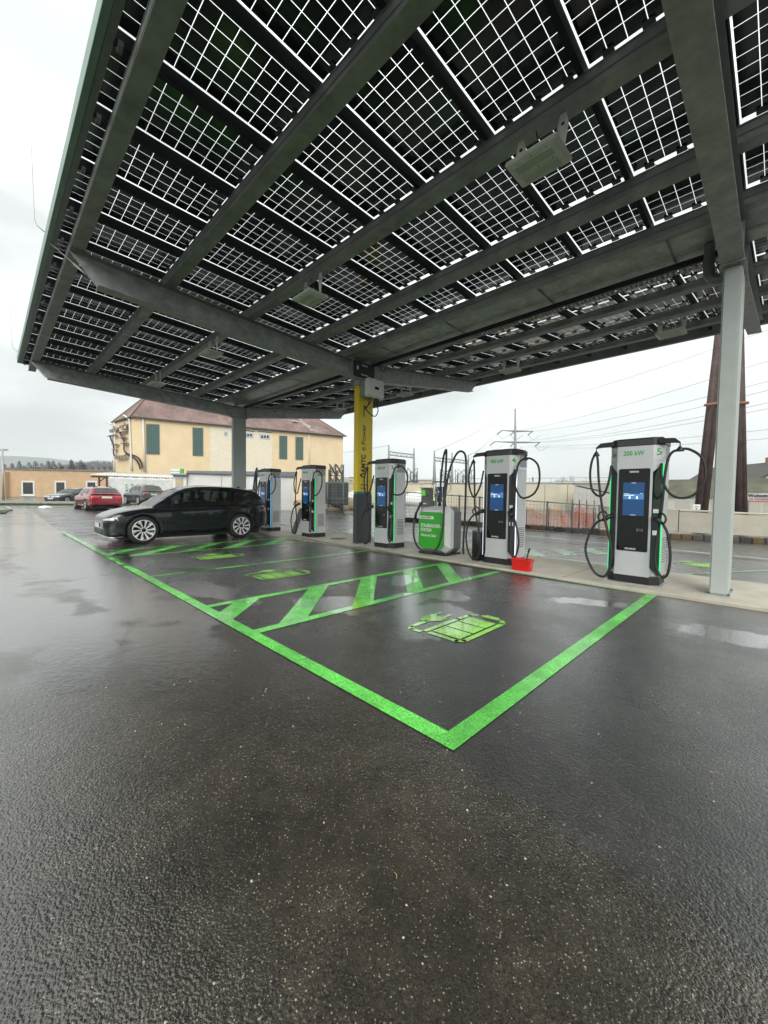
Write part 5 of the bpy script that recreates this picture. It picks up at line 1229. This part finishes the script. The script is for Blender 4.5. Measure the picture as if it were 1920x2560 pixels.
for x0, y0, x1, y1 in ((366, 1061, 398, 1135), (482, 1070, 507, 1139), (698.5, 1090, 717, 1147), (739, 1093, 757, 1149)):
    b = B(); wquad(b, (x0-1.5, y0-1, x1+1.5, y1+1.5), C0, R0, .03, .03); fo = b.build('window', mat('reveal', (.45, .33, .16), .9), T)
    nsl = 6; w1 = (x1-x0)/nsl
    for k in range(nsl):
        b = B(); wquad(b, (x0+k*w1+.25, y0, x0+(k+1)*w1-.25, y1), C0, R0, .07+.012*(k % 2), .03); b.build('shutter_board', sh, fo)
for x0, y0, x1, y1 in ((560, 1079, 569, 1090), (607, 1082, 633, 1094), (649, 1086, 675, 1098)):
    b = B(); wquad(b, (x0, y0, x1, y1), C0, R0, .05, .05); fo = b.build('window', mat('pale_blue_frame', (.48, .52, .56), .6), T)
    b = B(); n_ = 3 if x1-x0 > 12 else 1
    for k in range(n_): wq = (x1-x0-5)/n_; wquad(b, (x0+2.5+k*wq+1.2, y0+3, x0+2.5+(k+1)*wq-1.2, y1-3), C0, R0, .065, .015)
    b.build('pane', winglass, fo)
b = B()
for x0, x1, y0 in ((602, 637, 1076), (644, 679, 1079)): wquad(b, (x0, y0, x1, y0+1.4), C0, R0, .1, .1)
b.build('rail', mat('rust', (.14, .08, .05), .8), T)
def pipe(x, y0, y1, r_=.09, m_=frame_w, P0=C0, P1=R0, nm='downpipe'):
    b = B(); b.tube([on_wall(x[0], y0, P0, P1, .15), on_wall(x[1], y1, P0, P1, .15)], r_, 7); return b.build(nm, m_, T)
pipe((357, 362), 1047, 1180); pipe((771.5, 772), 1082, 1180, .08); b = B(); b.tube(spline([on_wall(321, 1040, L0_, C0, .5), on_wall(326, 1046, L0_, C0, .25), on_wall(327, 1052, L0_, C0, .15), on_wall(333, 1178, L0_, C0, .15)], 5), .10, 7).build('downpipe', frame_w, T)
b = B(); b.tube(spline([on_wall(279, 1057, L0_, C0, .5), on_wall(284, 1062, L0_, C0, .25), on_wall(285, 1070, L0_, C0, .15), on_wall(289, 1178, L0_, C0, .15)], 5), .09, 7).build('downpipe', frame_w, T)
# cables and insulators on the gable end
cabm = mat('old_cable', (.05, .03, .028), .6); ins = mat('insulator', (.30, .25, .22), .5)
for pts in ([(282, 1090), (287, 1104), (292, 1118), (292, 1135), (296, 1142), (304, 1146), (320, 1140)], [(305, 1080), (312, 1092), (318, 1105), (318, 1125), (325, 1135), (340, 1143), (352, 1158), (354, 1172)], [(322, 1136), (336, 1148), (346, 1162), (349, 1174)]):
    for o2 in (0, 1.6):
        b = B(); b.tube(spline([on_wall(x+o2, y-o2, L0_, C0 if x < 331 else C0, .35) if x < 331 else on_wall(x+o2, y-o2, C0, R0, .35) for x, y in pts], 4), .05, 5).build('cable', cabm, T)
b = B()
for x0, x1, y in ((279, 298, 1089), (303, 322, 1080), (306, 320, 1094), (290, 300, 1111), (312, 326, 1108), (314, 324, 1073), (290, 296, 1124)): wquad(b, (x0, y, x1, y+1.6), L0_, C0, .5, .4)
b.build('bracket', ins, T)
b = B()
for k in range(6): wquad(b, (298+k*4.4, 1140-k*.3, 300+k*4.4, 1149-k*.3), L0_, C0, .45, .25)
for x, y in ((284, 1082), (289, 1081), (294, 1080), (309, 1072), (314, 1071), (319, 1066), (293, 1074)): wquad(b, (x, y-7, x+2, y), L0_, C0, .45, .2)
b.build('insulators', ins, T)
b = B()
for q in ((291, 1069, 298, 1083), (316, 1060, 324, 1074)): wquad(b, q, L0_, C0, .03, .03)
b.build('window', winglass, T)

# ------------------------------------------------------------------ substation
grey_steel = mat('substation_steel', (.24, .26, .27), .6, metal=.2, var=.1)
darksteel = mat('dark_substation_steel', (.06, .065, .07), .6)
def mast(T, px, pyt, d, r0=.42, r1=.12):
    g0 = gat(px, d); t_ = at(px, pyt, d); B().tube([g0, t_], r0, 8, r1).build('mast', grey_steel, T); return t_
for xs_, ys_, d_, lb in (((972, 1035), (1113, 1121), 72, 'steel portal gantry with two pointed masts, right of the yellow post'), ((1086, 1130, 1171), (1127, 1132, 1137), 70, 'steel portal gantry with three masts left of charger 4B')):
    T = thing('gantry', (0, 0, 0), lb, 'gantry'); tp = [mast(T, x, y, d_+6*i) for i, (x, y) in enumerate(zip(xs_, ys_))]
    b = B()
    for a_, c_ in zip(tp[:-1], tp[1:]):
        for dz in (1.15, 1.75): b.tube([a_-Vector((0, 0, dz)), c_-Vector((0, 0, dz+.1))], .10, 5)
        for k in range(10):
            u, v = k/10, (k+1)/10; b.tube([a_+(c_-a_)*u-Vector((0, 0, 1.15+.6*(k % 2))), a_+(c_-a_)*v-Vector((0, 0, 1.15+.6*((k+1) % 2)))], .05, 4)
    b.build('cross_beam', grey_steel, T)
def lattice(px0, px1, pyt, d, label, tank=True, posts=3, plat=None):
    T = thing('lattice_frame', (0, 0, 0), label, 'lattice frame'); g0, g1 = gat(px0, d), gat(px1, d); H = at((px0+px1)/2, pyt, d).z-g0.z; dn = Vector((fw.x, fw.y, 0)).normalized()*(g1-g0).length*.8
    b = B(); P_ = []
    for k in range(posts):
        for s in (0, 1):
            q = g0+(g1-g0)*k/(posts-1)+dn*s; q.z = g0.z; P_.append(q); b.tube([q, q+Vector((0, 0, H*(1 if (k+s) % 2 else .88)))], .05, 5)
    b.build('upright', darksteel, T)
    b = B(); n = 4
    for s in (0, 1):
        for k in range(posts-1):
            a_, c_ = P_[2*k+s], P_[2*k+2+s]
            for j in range(n):
                z0, z1 = H*j/n, H*(j+1)/n
                b.tube([a_+Vector((0, 0, z0)), c_+Vector((0, 0, z1))], .03, 4); b.tube([c_+Vector((0, 0, z0)), a_+Vector((0, 0, z1))], .03, 4)
    for j in (1, 2, 3): b.tube([P_[0]+Vector((0, 0, H*j/n)), P_[-2]+Vector((0, 0, H*j/n))], .035, 4)
    b.build('cross_bracing', darksteel, T)
    if plat:
        z = g0.z+H*plat; b = B(); w_ = (g1-g0)*.18; bar(b, Vector((*(g0-w_).xy, z)), Vector((*(g1+w_).xy, z)), .9, .14); b.build('platform', darksteel, T)
        b = B()
        for k in range(4): q = g0+(g1-g0)*(k/3); b.cyl((q.x, q.y, z+.05), (q.x, q.y, z+H*rnd.uniform(.22, .34)), .09, 7)
        b.build('insulators', darksteel, T)
    if tank:
        q = (g0+g1)/2+dn*.5; B().rbox((q.x-.8, q.y-.5, q.z+.4), (q.x+.8, q.y+.5, q.z+H*.62), .08).build('transformer_tank', mat('tank_green', (.05, .06, .055), .5, var=.2), T)
lattice(822, 855, 1160, 27, 'dark lattice frame with black transformer between charger 2B and the yellow post')
lattice(1018, 1042, 1170, 62, 'distant lattice frame just right of charger 3B', False, 2, .58)
lattice(1102, 1126, 1172, 60, 'distant lattice frame behind the left vacuum hose', False, 2, .5)
lattice(1143, 1184, 1172, 55, 'distant lattice frame between the hoses and charger 4B', False, 3, .55)
# tall pylon
T = thing('pylon', gat(1288, 125), 'slim power line pylon with two cross arms rising above charger 4B', 'pylon'); g0 = T.location.copy(); tp = at(1288, 1022, 125)
B(g0).tube([g0, tp], .75, 8, .22).build('mast', grey_steel, T)
ends = []
for y, xa, xb in ((1077, 1255, 1332), (1105, 1237, 1350)):
    A, C, M_ = at(xa, y-1, 125), at(xb, y+1, 125), at(1288, y+1, 125)
    B(g0).tube([A, M_], .12, 5, .32).build('cross_arm', grey_steel, T); B(g0).tube([C, M_], .12, 5, .32).build('cross_arm', grey_steel, T); ends += [A, C, M_]
b = B(g0)
for A in ends:
    b.tube([A, A+Vector((-.9, -1.4, -1.3))*1.0], .16, 5)
    b.tube(spline([A+Vector((-.9, -1.4, -1.3)), A+Vector((.2, 0, -2.6)), A+Vector((2, 1.4, -1.3))], 5), .04, 4)
b.build('insulators', darksteel, T)
wire = mat('power_line', (.16, .16, .16), .6)
def cable(name, label, pts, r, n=10, grp='overhead power lines'):
    A, C = pts; P_ = []
    for k in range(n+1):
        u = k/n; P_.append(A+(C-A)*u-Vector((0, 0, (C-A).length*.012*4*u*(1-u))))
    tag(B().tube(P_, r, 4).build(name, wire), label, 'power line', grp)
lines = [((1290, 1022, 125), (1990, 800, 48), 'topmost power line climbing from the pylon tip towards the canopy'),
         ((1290, 1078, 125), (1990, 880, 46), 'power line from the upper cross arm, crossing behind the rusty tubes'),
         ((1334, 1078, 125), (1990, 935, 46), 'power line from the right tip of the upper cross arm'),
         ((1300, 1105, 125), (1990, 958, 47), 'power line leaving the middle of the lower cross arm'),
         ((1340, 1105, 125), (1990, 992, 48), 'power line from the right tip of the lower cross arm, upper strand'),
         ((1352, 1106, 125), (1990, 1008, 48), 'power line from the right tip of the lower cross arm, lower strand'),
         ((1320, 1115, 130), (1990, 1066, 60), 'nearly level power line above charger 5B'),
         ((1335, 1118, 130), (1990, 1091, 60), 'lowest power line just above the top of charger 5B'),
         ((1288, 1022, 125), (1086, 1128, 70), 'power line dropping from the pylon tip to the gantry'),
         ((1286, 1024, 125), (1160, 1160, 70), 'steep power line from the pylon tip behind charger 4B'),
         ((1254, 1078, 125), (1171, 1138, 82), 'power line from the left tip of the upper arm to the gantry'),
         ((1237, 1106, 125), (1100, 1160, 75), 'power line from the left tip of the lower arm')]
for a_, c_, lb in lines:
    A, C = at(*a_), at(*c_); cable('power_line', lb, (A, C), .028 if c_[2] < 65 else .035)
cable('power_line', 'faint power line left of the gantry behind the yellow post', (at(972, 1113, 72), at(780, 1135, 110)), .03)

# mesh fence along the far side of the lot
galv = mat('fence_steel', (.30, .31, .30), .5, metal=.4)
def fence(x0, d0, x1, d1, ytop0, ytop1, label, bays):
    T = thing('mesh_fence', (0, 0, 0), label, 'fence'); A, C = gat(x0, d0), gat(x1, d1); h0, h1 = at(x0, ytop0, d0).z-A.z, at(x1, ytop1, d1).z-C.z
    for k in range(bays+1):
        u = k/bays; q = A+(C-A)*u; h = h0+(h1-h0)*u; B().box((q.x, q.y, q.z+h/2), (.06, .06, h)).build('post', galv, T)
    L_ = (C-A).length; n = int(L_/.11); me_ = B()
    for k in range(bays):
        u0, u1 = k/bays, (k+1)/bays; b = B(); qa, qb = A+(C-A)*u0, A+(C-A)*u1; nn2 = max(2, int((qb-qa).length/.12)); ha, hb_ = h0+(h1-h0)*u0, h0+(h1-h0)*u1
        def P_(u, v): q = qa+(qb-qa)*u; h = ha+(hb_-ha)*u; return Vector((q.x, q.y, q.z+.08+(h-.12)*v))
        for i in range(nn2+1): b.tube([P_(i/nn2, 0), P_(i/nn2, 1)], .006, 3, cap=False)
        for j in range(9): b.tube([P_(0, j/8), P_(1, j/8)], .006, 3, cap=False)
        b.build('wire_mesh', galv, T)
        B().tube([P_(0, 1), P_(1, 1)], .025, 6).build('top_rail', galv, T); B().tube([P_(0, 0), P_(1, 0)], .022, 6).build('bottom_rail', galv, T)
fence(1012, 19.5, 1500, 15.2, 1228, 1262, 'galvanised mesh fence along the far edge of the lot, behind chargers 3B to 5B', 9)
# dark stone base under the fence, stones laid singly
stone = [mat('stone_%s' % n_, c_, .85, var=.3, vs=6, bump=.8, bs=14, bd=.02) for n_, c_ in (('dark', (.045, .04, .036)), ('brown', (.13, .085, .04)), ('grey', (.08, .078, .07)))]
T = thing('stone_base', (0, 0, 0), 'rough dark stone base running under the mesh fence and concrete wall', 'low wall')
A, C = gat(1000, 19.3), gat(2050, 12.4)
d = C-A; n = 46; dd = Vector((d.x, d.y, 0)).normalized(); nr = Vector((-dd.y, dd.x, 0))
for k in range(n):
    q = A+d*((k+.5)/n); l = d.length/n; q.z = gz(q.x, q.y); h = .17+rnd.uniform(-.02, .02)
    o = B().rbox((-l/2+.008, -.14+rnd.uniform(-.02, .02), -.05), (l/2-.008, .16, h), .025).build('stone', rnd.choice(stone), T); o.location = q; o.rotation_euler = (0, rnd.uniform(-.01, .01), math.atan2(dd.y, dd.x))
# concrete parapet on the right
T = thing('concrete_wall', (0, 0, 0), 'light concrete barrier wall on the right behind charger 5B and the grey post', 'wall')
conc2 = mat('wall_concrete', (.52, .485, .40), .85, var=.15, vs=1.6, bump=.4, bs=12)
A, C = gat(1500, 15.55), gat(2080, 12.25); zt0, zt1 = at(1500, 1264, 15.4).z, at(2080, 1292, 12.1).z
for k in range(5):
    u0, u1 = k/5, (k+1)/5-.003; qa, qb = A+(C-A)*u0, A+(C-A)*u1; b = B()
    nw = wallq(b, qa, qb, qa.z+.19, zt0+(zt1-zt0)*u0-.08, .3, zt0+(zt1-zt0)*u1-.08); b.build('wall_panel', conc2, T, bevel=.015)
    b = B(); wallq(b, qa-nr*.02, qb-nr*.02, zt0+(zt1-zt0)*u0-.079, zt0+(zt1-zt0)*u0, .36, zt0+(zt1-zt0)*u1); b.build('coping', conc2, T, bevel=.02)
# retaining wall beyond the fence
T = thing('retaining_wall', (0, 0, 0), 'long pale concrete retaining wall beyond the mesh fence', 'wall')
p0, p1 = gat(925, 46), gat(1545, 30); n = 14
conc3 = mat('retaining_concrete', (.62, .56, .43), .9, var=.12, vs=.9, bump=.3, bs=5)
za, zb_ = at(925, 1211, 46).z, at(1545, 1212, 30).z
for k in range(n):
    u0, u1 = k/n, (k+1)/n-.0015; qa, qb = p0+(p1-p0)*u0, p0+(p1-p0)*u1; b = B(); wallq(b, qa, qb, -.3, za+(zb_-za)*u0, .4, za+(zb_-za)*u1); b.build('wall_panel', conc3, T, bevel=.02)
b = B(); wallq(b, p0, p1, za+.002, za+.12, .6, zb_+.12); b.build('coping', mat('coping_pale', (.55, .54, .50), .8), T)
b = B()
for k in range(28): q = p0+(p1-p0)*((k+.5)/28); zz = za+(zb_-za)*((k+.5)/28); b.tube([Vector((q.x, q.y, zz+.1)), Vector((q.x, q.y, zz+.55))], .02, 4)
b.tube([Vector((p0.x, p0.y, za+.55)), Vector((p1.x, p1.y, zb_+.55))], .02, 4); b.build('railing', galv, T)
# orange safety net
net = mat('orange_net', (.9, .20, .05), .6)
def onet(name, label, xa, xb, yt, yb, d_, seed):
    rn = random.Random(seed); A, C = gat(xa, d_), gat(xb, d_-.6); h = at(xa, yt, d_).z-A.z; b = B(); n = max(6, int((C-A).length/.07)); m_ = 14
    def P_(i, j): u, v = i/n, j/m_; q = A+(C-A)*u; s = .85+.15*math.sin(u*17+seed)+.06*math.sin(u*41); return Vector((q.x+.05*math.sin(u*30), q.y+.05*math.cos(u*23+v*4), q.z+.03+h*v*s))
    for i in range(n+1): b.tube([P_(i, j) for j in range(0, m_+1, 2)], .008, 3, cap=False)
    for j in range(m_+1): b.tube([P_(i, j) for i in range(0, n+1, 2)], .008, 3, cap=False)
    T = thing('safety_net', (0, 0, 0), label, 'safety net'); b.build('net', net, T); b = B()
    for u in (0, .33, .66, 1): q = A+(C-A)*u; b.tube([q, q+Vector((0, 0, h*1.15))], .02, 5)
    b.build('stake', mat('stake', (.10, .07, .06), .8), T)
onet('n', 'orange safety netting behind the fence, right of charger 4B', 1318, 1490, 1273, 1290, 17.6, 1); onet('n', 'taller bunched orange netting behind the fence, left of charger 5B', 1432, 1486, 1258, 1290, 17.1, 2)
# sheds on the right
T = thing('white_shed', (0, 0, 0), 'white timber shed with sloping roof edge left of charger 5B', 'shed')
p0, p1 = gat(1434, 30), gat(1528, 27.5); za, zb_ = at(1434, 1215, 30).z, at(1528, 1236, 27.5).z
b = B(); wallq(b, p0, p1, -.2, za, 3, zb_); b.build('wall', mat('white_boards', (.62, .61, .56), .8, var=.08), T); b = B(); wallq(b, p0, p1, za+.002, za+.1, 3.2, zb_+.1); b.build('roof_edge', mat('shed_roof', (.5, .5, .48), .7), T)
for k in range(9):
    b = B(); wquad(b, (1438+k*9.6, 1226+k*2, 1447+k*9.6, 1272), p0, p1, .03, .02); b.build('board', MATS['white_boards'], T)
T = thing('long_shed', (0, 0, 0), 'long shed with grey green corrugated roof behind the rusty tubes', 'shed')
p0, p1 = gat(1480, 36), gat(2200, 22); zf = lambda u: at(1480+u*720, 1242+u*12, 36-14*u).z
moss = mat('mossy_sheet', (.17, .165, .12), .9, var=.35, vs=1.2, bump=.3, bs=10)
rows = []; n = 420; bk2 = Vector((fw.x, fw.y, 0)).normalized()*5
for i in range(n+1):
    u = i/n; q = p0+(p1-p0)*u; z0 = zf(u); wv = .05*math.sin(i*math.pi/2.0); rows.append([Vector((q.x, q.y, z0+wv)), Vector((q.x+bk2.x, q.y+bk2.y, z0+1.55+wv))])
b = B(); b.loft(rows, False, True, closed=False); b.build('corrugated_roof', moss, T)
b = B(); wallq(b, p0+bk2*.04, p1+bk2*.04, -.2, zf(0)-.1, .3, zf(1)-.1); b.build('wall', mat('shed_white', (.66, .64, .57), .85, var=.06, vs=1), T)
q0, q1 = p0+bk2*.04, p1+bk2*.04
for x in range(1690, 1960, 44):
    b = B(); wquad(b, (x, 1252, x+36, 1292), q0, q1, .03, .03); b.build('door', mat('shed_door', (.55, .53, .45), .8, var=.06), T)
T = thing('banner_sign', (0, 0, 0), 'white banner reading Wohnmobile zu vermieten at the right edge', 'sign')
s0, s1 = gat(1868, 20.5), gat(2000, 18.5); b = B(); wquad(b, (1869, 1233, 1995, 1255), s0, s1, .02, .04); b.build('sign_board', whitelet, T)
dr = Vector((s1.x-s0.x, s1.y-s0.y, 0)).normalized(); b = B(); wquad(b, (1869, 1253, 1995, 1255), s0, s1, .03, .01); b.build('red_line', redp, T)
text('Wohnmobile', .235, darklet, T, face(on_wall(1871, 1239.5, s0, s1, .03), dr, (0, 0, 1)), align='LEFT', bold=.008, sp=1.08); text('zu vermieten', .17, mat('red_letter', (.5, .03, .03), .5), T, face(on_wall(1874, 1247.5, s0, s1, .03), dr, (0, 0, 1)), align='LEFT', bold=.003, sp=1.15)
b = B()
for x in (1872, 1930): q = on_wall(x, 1250, s0, s1, 0); b.mm((q.x-.03, q.y-.03, gz(q.x, q.y)), (q.x+.03, q.y+.03, q.z)); 
b.build('leg', galv, T)
T = thing('small_notice', (0, 0, 0), 'small white notice at the foot of the left rusty tubes', 'sign')
s0, s1 = gat(1730, 16.5), gat(1752, 16.5); b = B(); wquad(b, (1732, 1261, 1750, 1274), s0, s1, .02, .02); b.build('board', whitelet, T)
b = B(); wquad(b, (1735, 1265, 1747, 1266), s0, s1, .03, .005); wquad(b, (1735, 1269, 1745, 1270), s0, s1, .03, .005); b.build('print', darklet, T)
q = on_wall(1741, 1270, s0, s1, 0); B().mm((q.x-.03, q.y-.03, gz(q.x, q.y)), (q.x+.03, q.y+.03, q.z)).build('leg', galv, T)
T = thing('gable_house', (0, 0, 0), 'pale gabled house with dark roof at the right edge', 'house')
g0, g1 = gat(1885, 38), gat(2060, 36); pk = at(1972, 1158, 37); za = at(1885, 1206, 38).z
b = B(); b.add([(g0.x, g0.y, 0), (g1.x, g1.y, 0), (g1.x, g1.y, za), (pk.x, pk.y, pk.z), (g0.x, g0.y, za)], [(0, 1, 2, 3, 4)]); b.build('gable_wall', white, T).modifiers.new('s', 'SOLIDIFY').thickness = .3
bk3 = Vector((fw.x, fw.y, 0)).normalized()*9
for e_ in (Vector((g0.x, g0.y, za)), Vector((g1.x, g1.y, za))):
    o_v = (e_-pk)*.12; b = B(); b.add([pk+Vector((0, 0, .05))-bk3*.04, e_+o_v+Vector((0, 0, .05))-bk3*.04, e_+o_v+bk3, pk+bk3], [(0, 1, 2, 3)]); r__ = b.build('roof', mat('dark_roof', (.08, .075, .07), .8), T); r__.modifiers.new('s', 'SOLIDIFY').thickness = .25
q = pk+bk3*.2; b = B(); b.mm((q.x-.35, q.y-.35, q.z-.8), (q.x+.35, q.y+.35, q.z+.7)); b.build('chimney', mat('chimney_brick', (.2, .12, .09), .9), T)
# rusty leaning tubes (legs of a mast)
rusty = mat('rust_brown_tube', (.055, .030, .025), .7, var=.45, vs=2.2, bump=.3, bs=12, c2=(.10, .060, .052))
T = thing('tube_trestle', (0, 0, 0), 'tall leaning trestle of rust brown steel tubes behind the right grey post', 'trestle')
dT = 17.5
tubes = [((1741, 1290), (1795, 839)), ((1759, 1290), (1808, 839)), ((1847, 1290), (1846, 839)), ((1862, 1290), (1851.5, 839))]
for i, (a_, c_) in enumerate(tubes):
    A = at(*a_, dT+(i % 2)*.5); C = at(*c_, dT+(i % 2)*.5); A.z -= .4; B().tube([A-(C-A)*.02, C+(C-A)*.35], .128, 14).build('tube', rusty, T)
b = B(); b.tube([at(1762, 1013, dT-.3), at(1794, 1008, dT-.3)], .06, 6); b.tube([at(1843, 1008, dT-.3), at(1870, 1007, dT-.3)], .07, 6); b.tube([at(1762, 1013, dT+.3), at(1870, 1007, dT+.3)], .05, 6); b.build('clamp_bar', mat('rust_orange', (.28, .12, .05), .7, var=.3), T)
# far charger with its own screen, beyond the island
charger_far = charger(*[v for v in gat(1099, 33)], '6', '200 kW', 'green', 'small far charger seen between the vacuum terminal and hoses', 9, R(38), group=None)
# pale stone heaps and building site between the buildings
dirt = mat('excavated_soil', (.36, .27, .19), .95, var=.3, vs=3, bump=1, bs=10)
for i, (x, y, rx, h, d_, lb) in enumerate(((865, 1262, 2.0, .85, 30, 'heap of brown soil left of the yellow post behind the site fence'), (830, 1266, 1.2, .6, 28, 'small soil heap under the dark lattice frame'))):
    mound('soil_heap', lb, 'soil heap', gat(x, d_), rx, 1.2, h, dirt, i+3)
for i, (x, rx, h, d_, lb) in enumerate(((1062, 2.2, 1.25, 43, 'white covered heap behind the mesh fence, left of the far charger'), (1038, 1.6, .9, 41, 'low white heap behind the fence right of charger 3B'), (895, 1.4, 1.0, 38, 'white heap half hidden behind the yellow post'))):
    mound('covered_heap', lb, 'heap', gat(x, d_), rx, 1.5, h+.5, mat('white_cover', (.66, .66, .63), .7, bump=.5, bs=4), i+8)
T = thing('site_fence', (0, 0, 0), 'temporary wire site fence between charger 2B and the yellow post', 'fence')
A, C = gat(818, 24), gat(900, 23.2); hh = at(820, 1208, 24).z-A.z; b = B(); n = 24
for i in range(n+1): q = A+(C-A)*i/n; b.tube([q, q+Vector((0, 0, hh))], .006, 3, cap=False)
for j in range(12): b.tube([A+Vector((0, 0, hh*j/11)), C+Vector((0, 0, hh*j/11))], .006, 3, cap=False)
b.build('wire_mesh', galv, T); b = B()
for u in (0, .5, 1): q = A+(C-A)*u; b.tube([q, q+Vector((0, 0, hh))], .025, 6)
b.tube([A+Vector((0, 0, hh)), C+Vector((0, 0, hh))], .022, 6); b.tube([A+Vector((0, 0, hh*.5)), C+Vector((0, 0, hh*.5))], .018, 6); b.build('frame', galv, T)
b = B(); q = A+(C-A)*.7; b.mm((q.x-.4, q.y-.12, q.z), (q.x+.4, q.y+.12, q.z+.12)); b.build('foot_block', concrete, T)
# far buildings on the horizon
for x0, x1, yt, d_, lb in ((1040, 1082, 1203, 150, 'cream coloured far building behind the gantries'), (872, 884, 1196, 140, 'small far white house beside the yellow post')):
    T = thing('far_building', (0, 0, 0), lb, 'building'); A, C = gat(x0, d_), gat(x1, d_); zt = at(x0, yt, d_).z; b = B(); wallq(b, A, C, 0, zt, 8); b.build('wall', mat('cream_wall', (.55, .48, .33), .9), T)
    b = B(); wallq(b, A, C, zt+.01, zt+.5, 8.3); b.build('roof', mat('grey_roof', (.2, .19, .18), .8), T)
    b = B(); nq = max(2, int((x1-x0)/7))
    for k in range(nq): wquad(b, (x0+2+k*(x1-x0-3)/nq, yt+4, x0+4.5+k*(x1-x0-3)/nq, yt+8), A, C, .05, .05)
    b.build('window', winglass, T)
# bare trees on the right horizon
twig = mat('twig', (.11, .09, .08), .9)
def bare_tree(px, pyt, d_, label, seed, H=None):
    rn = random.Random(seed); g0 = gat(px, d_); H = at(px, pyt, d_).z-g0.z; T = thing('bare_tree', g0, label, 'tree'); tr_ = B(); tw = B()
    tr_.tube([(0, 0, 0), (.1, 0, H*.3), (0, .1, H*.55)], H*.03, 6, H*.012)
    def br_(p, d, l, r, k):
        q = p+d*l; (tr_ if k > 2 else tw).tube([p, (p+q)/2+Vector((rn.uniform(-.05, .05)*l, rn.uniform(-.05, .05)*l, 0)), q], r, 4 if k > 2 else 3, r*.5, cap=False)
        if k: 
            for _ in range(3): br_(q, (d+Vector((rn.uniform(-.8, .8), rn.uniform(-.8, .8), rn.uniform(-.15, .6)))).normalized(), l*rn.uniform(.6, .8), r*.55, k-1)
    for i in range(6): a = i*1.05; br_(Vector((0, 0, H*(.2+.06*i))), Vector((math.cos(a)*.8, math.sin(a)*.8, .8)).normalized(), H*.20, H*.014, 4)
    tr_.build('trunk', twig, T); tw.build('crown', twig, T)
bare_tree(1418, 1186, 75, 'bare tree on the horizon left of charger 5B', 3); bare_tree(1450, 1200, 80, 'smaller bare tree nearest charger 5B', 5); bare_tree(1404, 1196, 78, 'low bare tree left of the other bare trees', 6)
T = thing('small_mast', gat(1332, 150), 'tiny distant lattice mast right of charger 4B', 'mast'); g0 = T.location.copy(); tp = at(1332, 1192, 150)
b = B(g0); b.tube([g0+Vector((-1.2, 0, 0)), tp], .15, 4); b.tube([g0+Vector((1.2, 0, 0)), tp], .15, 4); b.build('legs', darksteel, T)

# ------------------------------------------------------------------ haze over the far land
hz = B(); F = Vector((fw.x, fw.y, 0)).normalized(); S_ = Vector((F.y, -F.x, 0))
cx = Vector((CAM[0], CAM[1], 0))
hv = [cx+F*a_+S_*s for a_ in (-50, 980) for s in (-950, 950)]
hz.add([(p.x, p.y, z) for z in (-3, 110) for p in (hv[0], hv[1], hv[3], hv[2])], [(0, 1, 2, 3), (7, 6, 5, 4), (0, 4, 5, 1), (1, 5, 6, 2), (2, 6, 7, 3), (3, 7, 4, 0)])
hm_ = bpy.data.materials.new('haze'); hm_.use_nodes = True; t = hm_.node_tree; t.nodes.clear(); o_ = t.nodes.new('ShaderNodeOutputMaterial'); pv = t.nodes.new('ShaderNodeVolumePrincipled')
pv.inputs['Color'].default_value = (.95, .97, 1, 1); pv.inputs['Density'].default_value = .0007; t.links.new(pv.outputs[0], o_.inputs['Volume'])
tag(hz.build('haze', hm_), kind='stuff')
scene.cycles.volume_bounces = 1

for o in bpy.data.objects:      # small joined pieces too fine to pick apart singly
    if o.name.split('.')[0] in ('junction_boxes', 'panel_cable', 'bolts', 'screws', 'louvres', 'louvre_blades', 'screen_icons', 'cover_ribs', 'gutter_strap', 'wire_mesh', 'cross_bracing', 'upright', 'insulators', 'rail_clamp', 'pale_streak', 'cables', 'net', 'box_label', 'bracket', 'railing', 'cable_tray', 'web_rib', 'print', 'stake', 'window_rim', 'spokes', 'dark_spokes', 'seats') and o.parent: o['kind'] = 'stuff'
